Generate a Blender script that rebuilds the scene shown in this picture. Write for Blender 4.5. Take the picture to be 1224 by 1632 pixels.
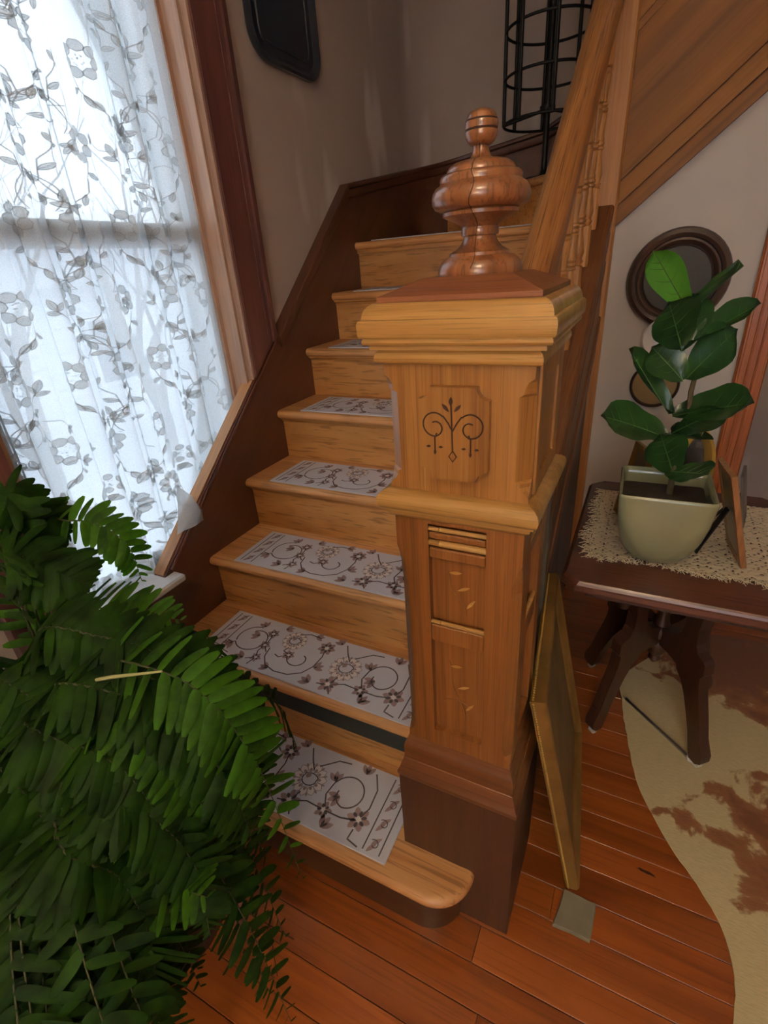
import bpy, bmesh, math, random
from math import sin, cos, pi, radians, sqrt, atan2
from mathutils import Vector, Matrix, noise as mnoise

for o in list(bpy.data.objects):
    bpy.data.objects.remove(o)
scene = bpy.context.scene
COL = scene.collection
rnd = random.Random(7)

# ------------------------------------------------------------------ camera
F_PX = 796.57
CAM = Vector((0.22020, -0.61482, 1.38307))
RIGHT = Vector((0.8940580, 0.4426872, -0.0684713))
DOWN = Vector((0.1413846, -0.4239121, -0.8945999))
FWD = Vector((-0.4250537, 0.7901434, -0.4415912))
cd = bpy.data.cameras.new('camera')
cd.sensor_fit = 'VERTICAL'
cd.sensor_height = 36.0
cd.lens = F_PX / 1632.0 * 36.0
cd.clip_start = 0.02
cd.clip_end = 200
cam = bpy.data.objects.new('camera', cd)
COL.objects.link(cam)
m = Matrix((RIGHT, -DOWN, -FWD)).transposed().to_4x4()
m.translation = CAM
cam.matrix_world = m
scene.camera = cam


def px(u, v, ax, val):
    """Photo pixel -> point on the plane where coordinate ax equals val."""
    d = RIGHT * ((u - 612) / F_PX) + DOWN * ((v - 816) / F_PX) + FWD
    i = 'xyz'.index(ax)
    return CAM + d * ((val - CAM[i]) / d[i])


# ------------------------------------------------------------------ light
scene.view_settings.view_transform = 'Standard'
scene.view_settings.look = 'None'
scene.view_settings.gamma = 1.0
scene.view_settings.use_curve_mapping = False
scene.view_settings.exposure = 0.78
try:
    scene.cycles.transparent_max_bounces = 24
    scene.cycles.max_bounces = 10
    scene.cycles.diffuse_bounces = 6
    scene.cycles.sample_clamp_indirect = 6.0
except Exception:
    pass
w = bpy.data.worlds.new('overcast_sky')
scene.world = w
w.use_nodes = True
bgn = w.node_tree.nodes['Background']
bgn.inputs['Color'].default_value = (0.80, 0.90, 1.0, 1)
bgn.inputs['Strength'].default_value = 2.8


def portal(name, loc, rot, sx, sy):
    ld = bpy.data.lights.new(name, 'AREA')
    ld.shape = 'RECTANGLE'
    ld.size = sx
    ld.size_y = sy
    ld.cycles.is_portal = True
    o = bpy.data.objects.new(name, ld)
    o.location = loc
    o.rotation_euler = rot
    COL.objects.link(o)
    return o


portal('stair_window_daylight', (-1.26, 0.34, 1.52), (0, radians(-90), 0), 2.0, 0.9)
portal('front_window_daylight', (0.9, -3.25, 1.5), (radians(90), 0, 0), 1.3, 1.7)

# ------------------------------------------------------------------ helpers


class MB:
    def __init__(s):
        s.v = []
        s.f = []

    def add(s, vs, fs):
        b = len(s.v)
        s.v += [tuple(p) for p in vs]
        s.f += [tuple(b + i for i in q) for q in fs]
        return s

    def box(s, a, b):
        x0, y0, z0 = a
        x1, y1, z1 = b
        return s.add([(x0, y0, z0), (x1, y0, z0), (x1, y1, z0), (x0, y1, z0), (x0, y0, z1), (x1, y0, z1), (x1, y1, z1), (x0, y1, z1)],
                     [(3, 2, 1, 0), (4, 5, 6, 7), (0, 1, 5, 4), (1, 2, 6, 5), (2, 3, 7, 6), (3, 0, 4, 7)])

    def bbox(s, a, b, c=0.003):
        """Box with bevelled edges (chamfer c) - 24 corners via stacked sections."""
        x0, y0, z0 = a
        x1, y1, z1 = b
        c = min(c, (x1 - x0) * .45, (y1 - y0) * .45, (z1 - z0) * .45)

        def ring(i, z):
            return [(x0 + i + 0, y0 + c + 0, z), (x0 + c, y0 + i, z), (x1 - c, y0 + i, z), (x1 - i, y0 + c, z),
                    (x1 - i, y1 - c, z), (x1 - c, y1 - i, z), (x0 + c, y1 - i, z), (x0 + i, y1 - c, z)]
        r0 = [(x0 + c, y0 + c, z0)] * 2 + [(x1 - c, y0 + c, z0)] * 2 + [(x1 - c, y1 - c, z0)] * 2 + [(x0 + c, y1 - c, z0)] * 2
        r3 = [(p[0], p[1], z1) for p in r0]
        return s.loft([r0, ring(0, z0 + c), ring(0, z1 - c), r3])

    def loft(s, rings, closed=True, caps=True):
        n = len(rings[0])
        vs = [p for r in rings for p in r]
        fs = []
        for k in range(len(rings) - 1):
            for i in range(n if closed else n - 1):
                j = (i + 1) % n
                fs.append((k * n + i, k * n + j, (k + 1) * n + j, (k + 1) * n + i))
        if caps and closed:
            fs.append(tuple(range(n - 1, -1, -1)))
            fs.append(tuple((len(rings) - 1) * n + i for i in range(n)))
        return s.add(vs, fs)

    def prism(s, poly, mapf, h0, h1):
        """poly: 2D points; mapf(a,b,h)->xyz"""
        n = len(poly)
        vs = [mapf(a, b, h0) for a, b in poly] + [mapf(a, b, h1) for a, b in poly]
        fs = [tuple(range(n - 1, -1, -1)), tuple(range(n, 2 * n))]
        for i in range(n):
            j = (i + 1) % n
            fs.append((i, j, n + j, n + i))
        return s.add(vs, fs)

    def lathe(s, prof, c=(0, 0, 0), n=24):
        rings = []
        for r, z in prof:
            r = max(r, 1e-4)
            rings.append([(c[0] + r * cos(2 * pi * i / n), c[1] + r * sin(2 * pi * i / n), c[2] + z) for i in range(n)])
        return s.loft(rings)

    def tube(s, pts, r, n=8, caps=True):
        pts = [Vector(p) for p in pts]
        rings = []
        N = None
        for i, p in enumerate(pts):
            t = (pts[min(i + 1, len(pts) - 1)] - pts[max(i - 1, 0)])
            if t.length < 1e-9:
                t = Vector((0, 0, 1))
            t.normalize()
            if N is None:
                N = t.cross(Vector((0, 0, 1)))
                if N.length < 1e-3:
                    N = t.cross(Vector((1, 0, 0)))
            N = (N - t * N.dot(t)).normalized()
            B = t.cross(N)
            rr = r[i] if isinstance(r, (list, tuple)) else r
            rings.append([p + (N * cos(2 * pi * k / n) + B * sin(2 * pi * k / n)) * rr for k in range(n)])
        return s.loft(rings, True, caps)

    def sweep(s, prof, path, closed=False):
        """prof: list of (a,b) ; path: list of (origin, A, B) frames."""
        rings = [[o + A * a + B * b for a, b in prof] for o, A, B in path]
        return s.loft(rings, True, not closed)

    def build(s, name, mat, parent=None, smooth=None, recalc=True):
        me = bpy.data.meshes.new(name)
        me.from_pydata(s.v, [], s.f)
        if recalc:
            bm = bmesh.new()
            bm.from_mesh(me)
            bmesh.ops.remove_doubles(bm, verts=bm.verts, dist=2e-6)
            bmesh.ops.recalc_face_normals(bm, faces=bm.faces)
            bm.to_mesh(me)
            bm.free()
        if mat:
            me.materials.append(mat)
        o = bpy.data.objects.new(name, me)
        COL.objects.link(o)
        if parent is not None:
            o.parent = parent
            o.matrix_parent_inverse = Matrix.Translation(-parent.location) if not parent.rotation_euler.z else parent.matrix_basis.inverted()
        if smooth:
            for p in me.polygons:
                p.use_smooth = True
            try:
                me.set_sharp_from_angle(angle=radians(smooth))
            except Exception:
                pass
        return o


def tag(o, label=None, cat=None, group=None, kind=None):
    if label:
        o['label'] = label
    if cat:
        o['category'] = cat
    if group:
        o['group'] = group
    if kind:
        o['kind'] = kind
    return o


def thing(name, label, cat, loc, group=None):
    o = bpy.data.objects.new(name, None)
    o.location = loc
    o.empty_display_size = 0.05
    COL.objects.link(o)
    return tag(o, label, cat, group)


def part_copy(src, parent, name=None):
    c = src.copy()
    COL.objects.link(c)
    c.parent = parent
    return c


# ------------------------------------------------------------------ materials
MATS = {}


def newmat(name):
    mt = bpy.data.materials.new(name)
    mt.use_nodes = True
    nt = mt.node_tree
    b = nt.nodes['Principled BSDF']
    MATS[name] = mt
    return mt, nt, b


def N(nt, typ, **kw):
    n = nt.nodes.new(typ)
    for k, v in kw.items():
        if k in n.inputs:
            n.inputs[k].default_value = v
        else:
            setattr(n, k, v)
    return n


def ramp(nt, stops, interp='LINEAR'):
    r = nt.nodes.new('ShaderNodeValToRGB')
    r.color_ramp.interpolation = interp
    e = r.color_ramp.elements
    while len(e) < len(stops):
        e.new(0.5)
    for el, (p, c) in zip(e, stops):
        el.position = p
        el.color = (c[0], c[1], c[2], 1) if len(c) == 3 else c
    return r


def srgb(r, g, b):
    def f(c):
        c /= 255.0
        return c / 12.92 if c <= 0.04045 else ((c + 0.055) / 1.055) ** 2.4
    return (f(r), f(g), f(b))


def mixc(nt, fac, a, b, blend='MIX'):
    n = nt.nodes.new('ShaderNodeMix')
    n.data_type = 'RGBA'
    n.blend_type = blend
    for sock, val in ((n.inputs[0], fac), (n.inputs[6], a), (n.inputs[7], b)):
        if hasattr(val, 'node'):
            nt.links.new(val, sock)
        elif isinstance(val, (tuple, list)):
            sock.default_value = (val[0], val[1], val[2], 1)
        else:
            sock.default_value = val
    return n.outputs[2]


def wood(name, dark, mid, light, axis='z', rough=0.38, across=28.0, along=1.6, coat=0.25, pore=0.5, vary=0.12, bump=0.12, slope=0.0, wear=0.0):
    mt, nt, b = newmat(name)
    L = nt.links.new
    tc = N(nt, 'ShaderNodeTexCoord')
    mp = N(nt, 'ShaderNodeMapping')
    oi = N(nt, 'ShaderNodeObjectInfo')
    off = N(nt, 'ShaderNodeVectorMath', operation='SCALE')
    comb = N(nt, 'ShaderNodeCombineXYZ')
    for i in range(3):
        L(oi.outputs['Random'], comb.inputs[i])
    L(comb.outputs[0], off.inputs[0])
    off.inputs['Scale'].default_value = 7.3
    add = N(nt, 'ShaderNodeVectorMath', operation='ADD')
    L(tc.outputs['Object'], add.inputs[0])
    L(off.outputs[0], add.inputs[1])
    rotn = N(nt, 'ShaderNodeMapping')
    rotn.inputs['Rotation'].default_value = {'x': (0, slope, 0), 'y': (slope, 0, 0), 'z': (0, 0, 0)}[axis]
    L(add.outputs[0], rotn.inputs['Vector'])
    sc = [across] * 3
    sc['xyz'.index(axis)] = along
    mp.inputs['Scale'].default_value = sc
    L(rotn.outputs[0], mp.inputs['Vector'])
    n1 = N(nt, 'ShaderNodeTexNoise', Scale=1.0, Detail=4.0, Roughness=0.6, Distortion=0.9)
    L(mp.outputs[0], n1.inputs['Vector'])
    mp2 = N(nt, 'ShaderNodeMapping')
    mp2.inputs['Scale'].default_value = [s * (0.28 if s == across else 0.6) for s in sc]
    L(rotn.outputs[0], mp2.inputs['Vector'])
    n2 = N(nt, 'ShaderNodeTexNoise', Scale=1.0, Detail=2.0, Distortion=1.6)
    L(mp2.outputs[0], n2.inputs['Vector'])
    mp3 = N(nt, 'ShaderNodeMapping')
    mp3.inputs['Scale'].default_value = [s * (8 if s == across else 4.5) for s in sc]
    L(rotn.outputs[0], mp3.inputs['Vector'])
    n3 = N(nt, 'ShaderNodeTexNoise', Scale=1.0, Detail=2.0)
    L(mp3.outputs[0], n3.inputs['Vector'])
    r1 = ramp(nt, [(0.30, dark), (0.48, mid), (0.68, light)])
    mixf = N(nt, 'ShaderNodeMath', operation='MULTIPLY_ADD')
    L(n1.outputs['Fac'], mixf.inputs[0])
    mixf.inputs[1].default_value = 0.55
    hf = N(nt, 'ShaderNodeMath', operation='MULTIPLY')
    L(n2.outputs['Fac'], hf.inputs[0])
    hf.inputs[1].default_value = 0.45
    L(hf.outputs[0], mixf.inputs[2])
    L(mixf.outputs[0], r1.inputs['Fac'])
    r3 = ramp(nt, [(0.36, (1, 1, 1)), (0.44, (0, 0, 0))])
    L(n3.outputs['Fac'], r3.inputs['Fac'])
    pm = N(nt, 'ShaderNodeMath', operation='MULTIPLY')
    L(r3.outputs['Color'], pm.inputs[0])
    pm.inputs[1].default_value = pore
    c = mixc(nt, pm.outputs[0], r1.outputs['Color'], tuple(x * 0.45 for x in dark))
    hsv = N(nt, 'ShaderNodeHueSaturation')
    vr = N(nt, 'ShaderNodeMapRange')
    vr.inputs['To Min'].default_value = 1 - vary
    vr.inputs['To Max'].default_value = 1 + vary
    L(oi.outputs['Random'], vr.inputs['Value'])
    L(vr.outputs[0], hsv.inputs['Value'])
    L(c, hsv.inputs['Color'])
    outc = hsv.outputs['Color']
    if wear:
        nw = N(nt, 'ShaderNodeTexNoise', Scale=5.5, Detail=6.0, Roughness=0.65)
        L(add.outputs[0], nw.inputs['Vector'])
        rw = ramp(nt, [(0.56, (0, 0, 0)), (0.74, (1, 1, 1))])
        L(nw.outputs['Fac'], rw.inputs['Fac'])
        wm = N(nt, 'ShaderNodeMath', operation='MULTIPLY')
        L(rw.outputs['Color'], wm.inputs[0])
        wm.inputs[1].default_value = wear
        outc = mixc(nt, wm.outputs[0], outc, tuple(x * 0.3 for x in dark))
    L(outc, b.inputs['Base Color'])
    b.inputs['Roughness'].default_value = rough
    rr = N(nt, 'ShaderNodeMapRange')
    rr.inputs['To Min'].default_value = rough - 0.06
    rr.inputs['To Max'].default_value = rough + 0.14
    L(n2.outputs['Fac'], rr.inputs['Value'])
    L(rr.outputs[0], b.inputs['Roughness'])
    b.inputs['Coat Weight'].default_value = coat
    b.inputs['Coat Roughness'].default_value = 0.22
    bp = N(nt, 'ShaderNodeBump', Strength=bump, Distance=0.002)
    L(mixf.outputs[0], bp.inputs['Height'])
    L(bp.outputs[0], b.inputs['Normal'])
    return mt


OAK = (srgb(118, 74, 30), srgb(154, 104, 48), srgb(174, 124, 64))
OAKY = (srgb(150, 104, 48), srgb(190, 142, 76), srgb(212, 168, 100))
oak_z = wood('oak_upright', *OAK, axis='z', across=62, along=1.3, pore=0.35)
oak_x = wood('oak_across', *OAK, axis='x')
oak_y = wood('oak_deep', *OAK, axis='y')
oaky_x = wood('oak_moulding', *OAKY, axis='x', rough=0.3, coat=0.6, across=60, along=2.0, pore=0.35)
DK = (srgb(46, 25, 11), srgb(66, 37, 17), srgb(80, 47, 23))  # dark brown for plinth, first riser and side boards
base_z = wood('dark_base', *DK, axis='z', rough=0.5, pore=0.2, coat=0.1)
base_x = wood('dark_base_across', *DK, axis='x', rough=0.42, pore=0.2)
tread_m = wood('tread_oak', srgb(176, 116, 64), srgb(210, 152, 94), srgb(224, 172, 116), axis='x', rough=0.42, across=22, along=1.2, wear=0.25)
riser_m = wood('riser_oak', srgb(162, 106, 52), srgb(198, 140, 76), srgb(214, 160, 98), axis='x', rough=0.45, across=14, along=2.2, wear=0.2)
skirt_m = wood('skirt_mahogany', srgb(62, 32, 20), srgb(84, 46, 30), srgb(100, 58, 38), axis='y', rough=0.42, pore=0.2, across=16, slope=-0.7)
casing_m = wood('casing_mahogany', srgb(72, 42, 42), srgb(94, 56, 54), srgb(108, 66, 62), axis='z', rough=0.34, pore=0.2, across=20, coat=0.5)  # mahogany, with a slight purple sheen put into the colour
jamb_m = wood('jamb_pine', srgb(158, 120, 98), srgb(182, 144, 120), srgb(202, 166, 142), axis='z', rough=0.5, pore=0.2)
strip_m = wood('stringer_top_lit', srgb(150, 104, 62), srgb(186, 138, 92), srgb(206, 160, 114), axis='y', rough=0.5, pore=0.2, slope=-0.7)
rail_m = wood('rail_oak', srgb(106, 60, 24), srgb(156, 100, 48), srgb(190, 132, 72), axis='y', rough=0.42, slope=-0.7, across=60, pore=0.7)
spindle_m = wood('spindle_oak', srgb(150, 92, 40), srgb(184, 124, 62), srgb(204, 146, 82), axis='z', rough=0.38, pore=0.3)
panel_m = wood('panel_oak', srgb(92, 54, 18), srgb(124, 77, 28), srgb(142, 93, 38), axis='x', rough=0.6, slope=0.7, across=16, along=0.8, pore=0.15, coat=0.0)
finial_m = wood('finial_walnut', srgb(96, 54, 28), srgb(140, 86, 48), srgb(168, 112, 70), axis='z', rough=0.28, across=34, along=5, coat=0.6)
cap_m = wood('cap_walnut', srgb(104, 58, 34), srgb(132, 78, 48), srgb(146, 92, 58), axis='x', rough=0.4, across=50)
floor_m = wood('floor_pine', srgb(104, 50, 16), srgb(142, 74, 26), srgb(164, 92, 38), axis='x', rough=0.3, across=20, along=1.1, coat=0.35, pore=0.25, vary=0.2, wear=0.12)
table_m = wood('table_walnut', srgb(58, 30, 20), srgb(84, 46, 32), srgb(98, 58, 42), axis='x', rough=0.34, across=18, coat=0.4)
tableleg_m = wood('table_leg_walnut', srgb(40, 20, 14), srgb(56, 30, 20), srgb(66, 38, 26), axis='z', rough=0.36, across=18, coat=0.3)
door_m = wood('door_trim_pine', srgb(140, 70, 26), srgb(174, 94, 40), srgb(192, 112, 52), axis='z', rough=0.42, across=40)


def plain(name, col, rough=0.5, metal=0.0, coat=0.0, bump=0.0, bscale=200.0, var=0.0, sheen=0.0):
    mt, nt, b = newmat(name)
    b.inputs['Base Color'].default_value = (*col, 1)
    b.inputs['Roughness'].default_value = rough
    b.inputs['Metallic'].default_value = metal
    b.inputs['Coat Weight'].default_value = coat
    b.inputs['Sheen Weight'].default_value = sheen
    tc = N(nt, 'ShaderNodeTexCoord')
    if bump:
        nz = N(nt, 'ShaderNodeTexNoise', Scale=bscale, Detail=3.0)
        nt.links.new(tc.outputs['Object'], nz.inputs['Vector'])
        bp = N(nt, 'ShaderNodeBump', Strength=bump, Distance=0.002)
        nt.links.new(nz.outputs['Fac'], bp.inputs['Height'])
        nt.links.new(bp.outputs[0], b.inputs['Normal'])
    if var:
        n2 = N(nt, 'ShaderNodeTexNoise', Scale=9.0, Detail=5.0)
        nt.links.new(tc.outputs['Object'], n2.inputs['Vector'])
        r = ramp(nt, [(0.3, tuple(c * (1 - var) for c in col)), (0.7, tuple(min(1, c * (1 + var)) for c in col))])
        nt.links.new(n2.outputs['Fac'], r.inputs['Fac'])
        nt.links.new(r.outputs['Color'], b.inputs['Base Color'])
    return mt


def plaster(name, col, patch, axis_scale=(5.5, 5.5, 1.7), amount=0.5):
    mt, nt, b = newmat(name)
    L = nt.links.new
    tc = N(nt, 'ShaderNodeTexCoord')
    mp = N(nt, 'ShaderNodeMapping')
    mp.inputs['Scale'].default_value = axis_scale
    L(tc.outputs['Object'], mp.inputs['Vector'])
    n1 = N(nt, 'ShaderNodeTexNoise', Scale=1.0, Detail=1.5, Roughness=0.5)
    L(mp.outputs[0], n1.inputs['Vector'])
    r = ramp(nt, [(0.60, (0, 0, 0)), (0.70, (1, 1, 1))])
    L(n1.outputs['Fac'], r.inputs['Fac'])
    pm = N(nt, 'ShaderNodeMath', operation='MULTIPLY')
    L(r.outputs['Color'], pm.inputs[0])
    pm.inputs[1].default_value = amount
    n2 = N(nt, 'ShaderNodeTexNoise', Scale=3.0, Detail=4.0)
    L(tc.outputs['Object'], n2.inputs['Vector'])
    r2 = ramp(nt, [(0.3, tuple(c * 0.92 for c in col)), (0.7, tuple(c * 1.06 for c in col))])
    L(n2.outputs['Fac'], r2.inputs['Fac'])
    c = mixc(nt, pm.outputs[0], r2.outputs['Color'], patch)
    L(c, b.inputs['Base Color'])
    b.inputs['Roughness'].default_value = 0.75
    n3 = N(nt, 'ShaderNodeTexNoise', Scale=120.0, Detail=3.0)
    L(tc.outputs['Object'], n3.inputs['Vector'])
    bp = N(nt, 'ShaderNodeBump', Strength=0.08, Distance=0.002)
    L(n3.outputs['Fac'], bp.inputs['Height'])
    L(bp.outputs[0], b.inputs['Normal'])
    return mt


wall_m = plaster('plaster_taupe', srgb(184, 168, 156), srgb(222, 212, 204), amount=0.75)
wallr_m = plaster('plaster_hall', srgb(212, 203, 194), srgb(222, 214, 206), amount=0.1)
ceil_m = plaster('plaster_ceiling', srgb(200, 194, 186), srgb(210, 204, 196), amount=0.1)
white_m = plain('white_paint', srgb(226, 228, 230), 0.4, bump=0.05)
black_m = plain('black_iron', srgb(26, 26, 26), 0.5, metal=0.6, bump=0.1)
groove_m = plain('carved_groove', srgb(58, 30, 10), 0.7)
darkgreen_m = plain('dark_green', srgb(36, 42, 38), 0.5)
navy_m = plain('navy_enamel', srgb(30, 36, 48), 0.35, coat=0.2, var=0.25)
chrome_m = plain('steel', srgb(190, 190, 190), 0.3, metal=1.0)
gilt_m = plain('old_gilt', srgb(150, 116, 60), 0.42, metal=0.55, bump=0.2, bscale=60, var=0.3)
giltb_m = plain('bright_gilt', srgb(206, 168, 84), 0.35, metal=0.6, bump=0.2, bscale=90, var=0.2)
stone_m = plain('grey_tile', srgb(122, 116, 96), 0.8, bump=0.5, bscale=60, var=0.25)
soil_m = plain('potting_soil', srgb(40, 30, 24), 0.95, bump=1.0, bscale=160, var=0.4)
pot_m = plain('sage_glaze', srgb(150, 150, 114), 0.22, coat=0.5, var=0.08)
doily_m = plain('crochet_cotton', srgb(226, 210, 176), 0.9, bump=0.6, bscale=400, sheen=0.3)
walnutframe_m = plain('dark_walnut_frame', srgb(56, 36, 30), 0.35, coat=0.3, var=0.15)
string_m = wood('string_oak', srgb(78, 44, 20), srgb(108, 64, 30), srgb(124, 78, 38), axis='y', rough=0.45, slope=-0.68, across=26)
post_m = wood('post_oak', srgb(132, 78, 34), srgb(168, 108, 52), srgb(188, 130, 70), axis='z', rough=0.4, pore=0.25, across=40, vary=0.0)
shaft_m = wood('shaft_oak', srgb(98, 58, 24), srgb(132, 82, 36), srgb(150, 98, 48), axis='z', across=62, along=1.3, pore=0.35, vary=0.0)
basemould_m = wood('base_moulding_oak', srgb(74, 42, 18), srgb(100, 58, 26), srgb(116, 72, 34), axis='x', across=50, pore=0.2, vary=0.0)

# ------------------------------------------------------------------ room shell
ROOM_X1, ROOM_Y0, CEIL = 2.6, -3.05, 3.0
WY0, WY1, WZ0, WZ1 = -0.07, 0.745, 0.56, 2.55       # stair window opening


def struct(o):
    o['kind'] = 'structure'
    return o


b = MB()
for a, c in (((-1.16, ROOM_Y0 - .15, 0), (-1.0, WY0, CEIL)), ((-1.16, WY1, 0), (-1.0, 2.151, CEIL)),
             ((-1.16, WY0, 0), (-1.0, WY1, WZ0)), ((-1.16, WY0, WZ1), (-1.0, WY1, CEIL))):
    b.box(a, c)
struct(b.build('wall_left', wall_m))
# back wall with the softly rounded plaster corner
RC = 0.3
arc = [(-1.0 + RC - RC * cos(t), 2.15 + RC * sin(t)) for t in [k * pi / 2 / 14 for k in range(15)]]
poly = [(-1.16, 2.151), (-1.0, 2.151)] + arc[1:] + [(ROOM_X1 + .1, 2.45), (ROOM_X1 + .1, 2.6), (-1.16, 2.6)]
struct(MB().prism(poly, lambda x, y, h: (x, y, h), 0, CEIL).build('wall_back', wall_m, smooth=25))
b = MB()
fx0, fx1, fz0, fz1 = 0.25, 1.55, 0.7, 2.35
for a, c in (((-1.16, -3.2, 0), (fx0, -3.05, CEIL)), ((fx1, -3.2, 0), (ROOM_X1 + .1, -3.05, CEIL)),
             ((fx0, -3.2, 0), (fx1, -3.05, fz0)), ((fx0, -3.2, fz1), (fx1, -3.05, CEIL))):
    b.box(a, c)
struct(b.build('wall_front', wallr_m))
struct(MB().box((ROOM_X1, -3.2, 0), (ROOM_X1 + .1, 4.0, CEIL)).build('wall_right', wallr_m))
# hall-side wall below the upper flight, doorway and the hall behind it
b = MB()
b.box((0.045, 1.50, 0), (0.515, 1.58, CEIL)).box((0.515, 1.50, 1.86), (1.42, 1.58, CEIL)).box((1.42, 1.50, 0), (ROOM_X1, 1.58, CEIL))
struct(b.build('wall_inner', wallr_m))
hall_m = plain('hall_dark', srgb(48, 42, 38), 0.8, bump=0.1)  # darkness of the unlit hall put into its wall colour
struct(MB().box((0.42, 1.58, 0), (0.515, 2.45, CEIL)).build('wall_closet', hall_m))
struct(MB().box((0.42, 3.6, 0), (ROOM_X1, 3.75, CEIL)).build('wall_hall', hall_m))
struct(MB().box((0.42, 2.60, 0), (0.515, 3.6, CEIL)).build('wall_hall_side', hall_m))
struct(MB().bbox((0.515, 3.575, 0), (ROOM_X1, 3.6, .16), .004).build('baseboard_hall', tableleg_m))
struct(MB().box((-1.16, -3.2, CEIL), (ROOM_X1 + .1, 4.0, CEIL + .1)).build('ceiling', ceil_m))

# floor: sub-floor slab, every board near the stairs its own plank
fl = struct(MB().box((-1.16, -3.2, -.06), (ROOM_X1 + .1, 4.0, -.018)).build('floor', floor_m))
MB().box((-1.0, -3.05, -.018), (ROOM_X1, -0.765, 0)).build('board_field', floor_m, fl)['kind'] = 'stuff'
MB().box((0.515, 1.5, -.018), (ROOM_X1, 3.6, 0)).build('board_field', floor_m, fl)['kind'] = 'stuff'
BW = 0.0755
k0 = -12
for k in range(k0, 18):
    y0 = 0.1445 + k * BW
    y1 = min(y0 + BW, 1.5)
    if y0 < -0.765 or y0 > 1.49:
        continue
    cuts = [-1.0]
    xx = -1.0 + rnd.uniform(.3, 1.4)
    while xx < ROOM_X1 - .3:
        cuts.append(xx)
        xx += rnd.uniform(1.0, 1.9)
    cuts.append(ROOM_X1)
    for x0, x1 in zip(cuts[:-1], cuts[1:]):
        dz = rnd.uniform(-.0006, .0003)
        MB().bbox((x0 + .0006, y0 + .0009, -.0179), (x1 - .0006, y1 - .0009, dz), .0006).build('plank', floor_m, fl)
# dark marks burnt / stained into the boards
stain_m = plain('scorched_wood', srgb(58, 22, 8), 0.5)


def blob(cx, cy, rx, ry, ang, z, h, n=18, jag=0.25, seed=1):
    r = random.Random(seed)
    pts = []
    for i in range(n):
        t = 2 * pi * i / n
        k = 1 + r.uniform(-jag, jag)
        x, y = rx * k * cos(t), ry * k * sin(t)
        pts.append((cx + x * cos(ang) - y * sin(ang), cy + x * sin(ang) + y * cos(ang)))
    return MB().prism(pts, lambda a, b_, hh: (a, b_, hh), z, z + h)


p = px(1030, 1390, 'z', 0)
blob(p.x, p.y, .020, .004, -.12, 0.0003, .0003, seed=3).build('scorch_mark', stain_m, fl)

# ------------------------------------------------------------------ stair geometry constants
RISE, GO, OVER, Y1, XS = 0.185, 0.2331, 0.03, -0.0958, -0.98
NOSE_T = 0.030


def nose_y(i):
    return Y1 + (i - 1) * GO


st = thing('staircase', 'golden oak staircase with round-nosed treads turning right at the top', 'staircase', (-.5, 0, 0))
XR = -0.03


def nose_profile(y0, y1, z):
    """(y,z) section of a tread with a half-round front."""
    r = NOSE_T / 2
    pts = [(y1, z), ]
    for k in range(9):
        t = pi / 2 + pi * k / 8
        pts.append((y0 + r + r * cos(t), z - r + r * sin(t)))
    pts.append((y1, z - NOSE_T))
    return pts


# first step: bull-nosed, round right end wrapping before the newel
def step1_outline(off):
    yf, yb, xr = Y1 + off, 0.19, 0.045 - off
    pts = [(XS, yb), (XS, yf)]
    R = 0.085
    cx, cy = xr - R, yf + R
    for k in range(13):
        t = -pi / 2 + (pi / 2 + .25) * k / 12
        pts.append((cx + R * cos(t), cy + R * sin(t)))
    pts += [(xr - .002 - .01, 0.0 - .0005), (-.1228, -.0005), (-.1228, yb)]
    return pts


b = MB()
r = NOSE_T / 2
rings = []
for k in range(9):
    t = -pi / 2 + pi * k / 8
    off = r - r * cos(t)
    z = RISE - r + r * sin(t)
    rings.append([(x, y, z) for x, y in step1_outline(off)])
b.loft(rings)
b.build('tread', tread_m, st, smooth=40)
b = MB()
b.prism(step1_outline(OVER), lambda x, y, h: (x, y, h), 0, RISE - NOSE_T)
b.build('riser', base_x, st, smooth=30)
b = MB()
b.loft([[(x, y, z) for x, y in step1_outline(o)] for o, z in ((OVER - .012, RISE - NOSE_T), (OVER - .011, RISE - NOSE_T - .006), (OVER - .001, RISE - NOSE_T - .018))])
b.build('scotia', tread_m, st, smooth=30)
for i in range(2, 8):
    y0, z = nose_y(i), i * RISE
    yb = nose_y(i + 1) + OVER + .02
    b = MB()
    prof = nose_profile(y0, yb, z)
    b.loft([[(x, y, zz) for y, zz in prof] for x in (XS - .01, XR)])
    b.build('tread', tread_m, st, smooth=40)
    yr = y0 + OVER
    MB().box((XS - .01, yr, z - RISE), (XR, yr + .02, z - NOSE_T)).build('riser', riser_m, st)
    if i == 2:
        MB().box((XS, yr - .014, z - NOSE_T - .068), (XR, yr, z - NOSE_T)).build('dark_strip', darkgreen_m, st)  # dark green strip under the second nosing
    else:
        sc = [(yr, z - NOSE_T), (yr - .016, z - NOSE_T), (yr - .015, z - NOSE_T - .005), (yr - .006, z - NOSE_T - .009), (yr - .003, z - NOSE_T - .016), (yr, z - NOSE_T - .017)]
        MB().loft([[(x, y, zz) for y, zz in sc] for x in (XS, XR)]).build('scotia', riser_m, st, smooth=40)
# winders
T8 = [(XS - .01, nose_y(8)), (0.0, nose_y(8) + .012), (0.0, 1.66), (-.76, 2.28), (XS, 2.12)]


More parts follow.
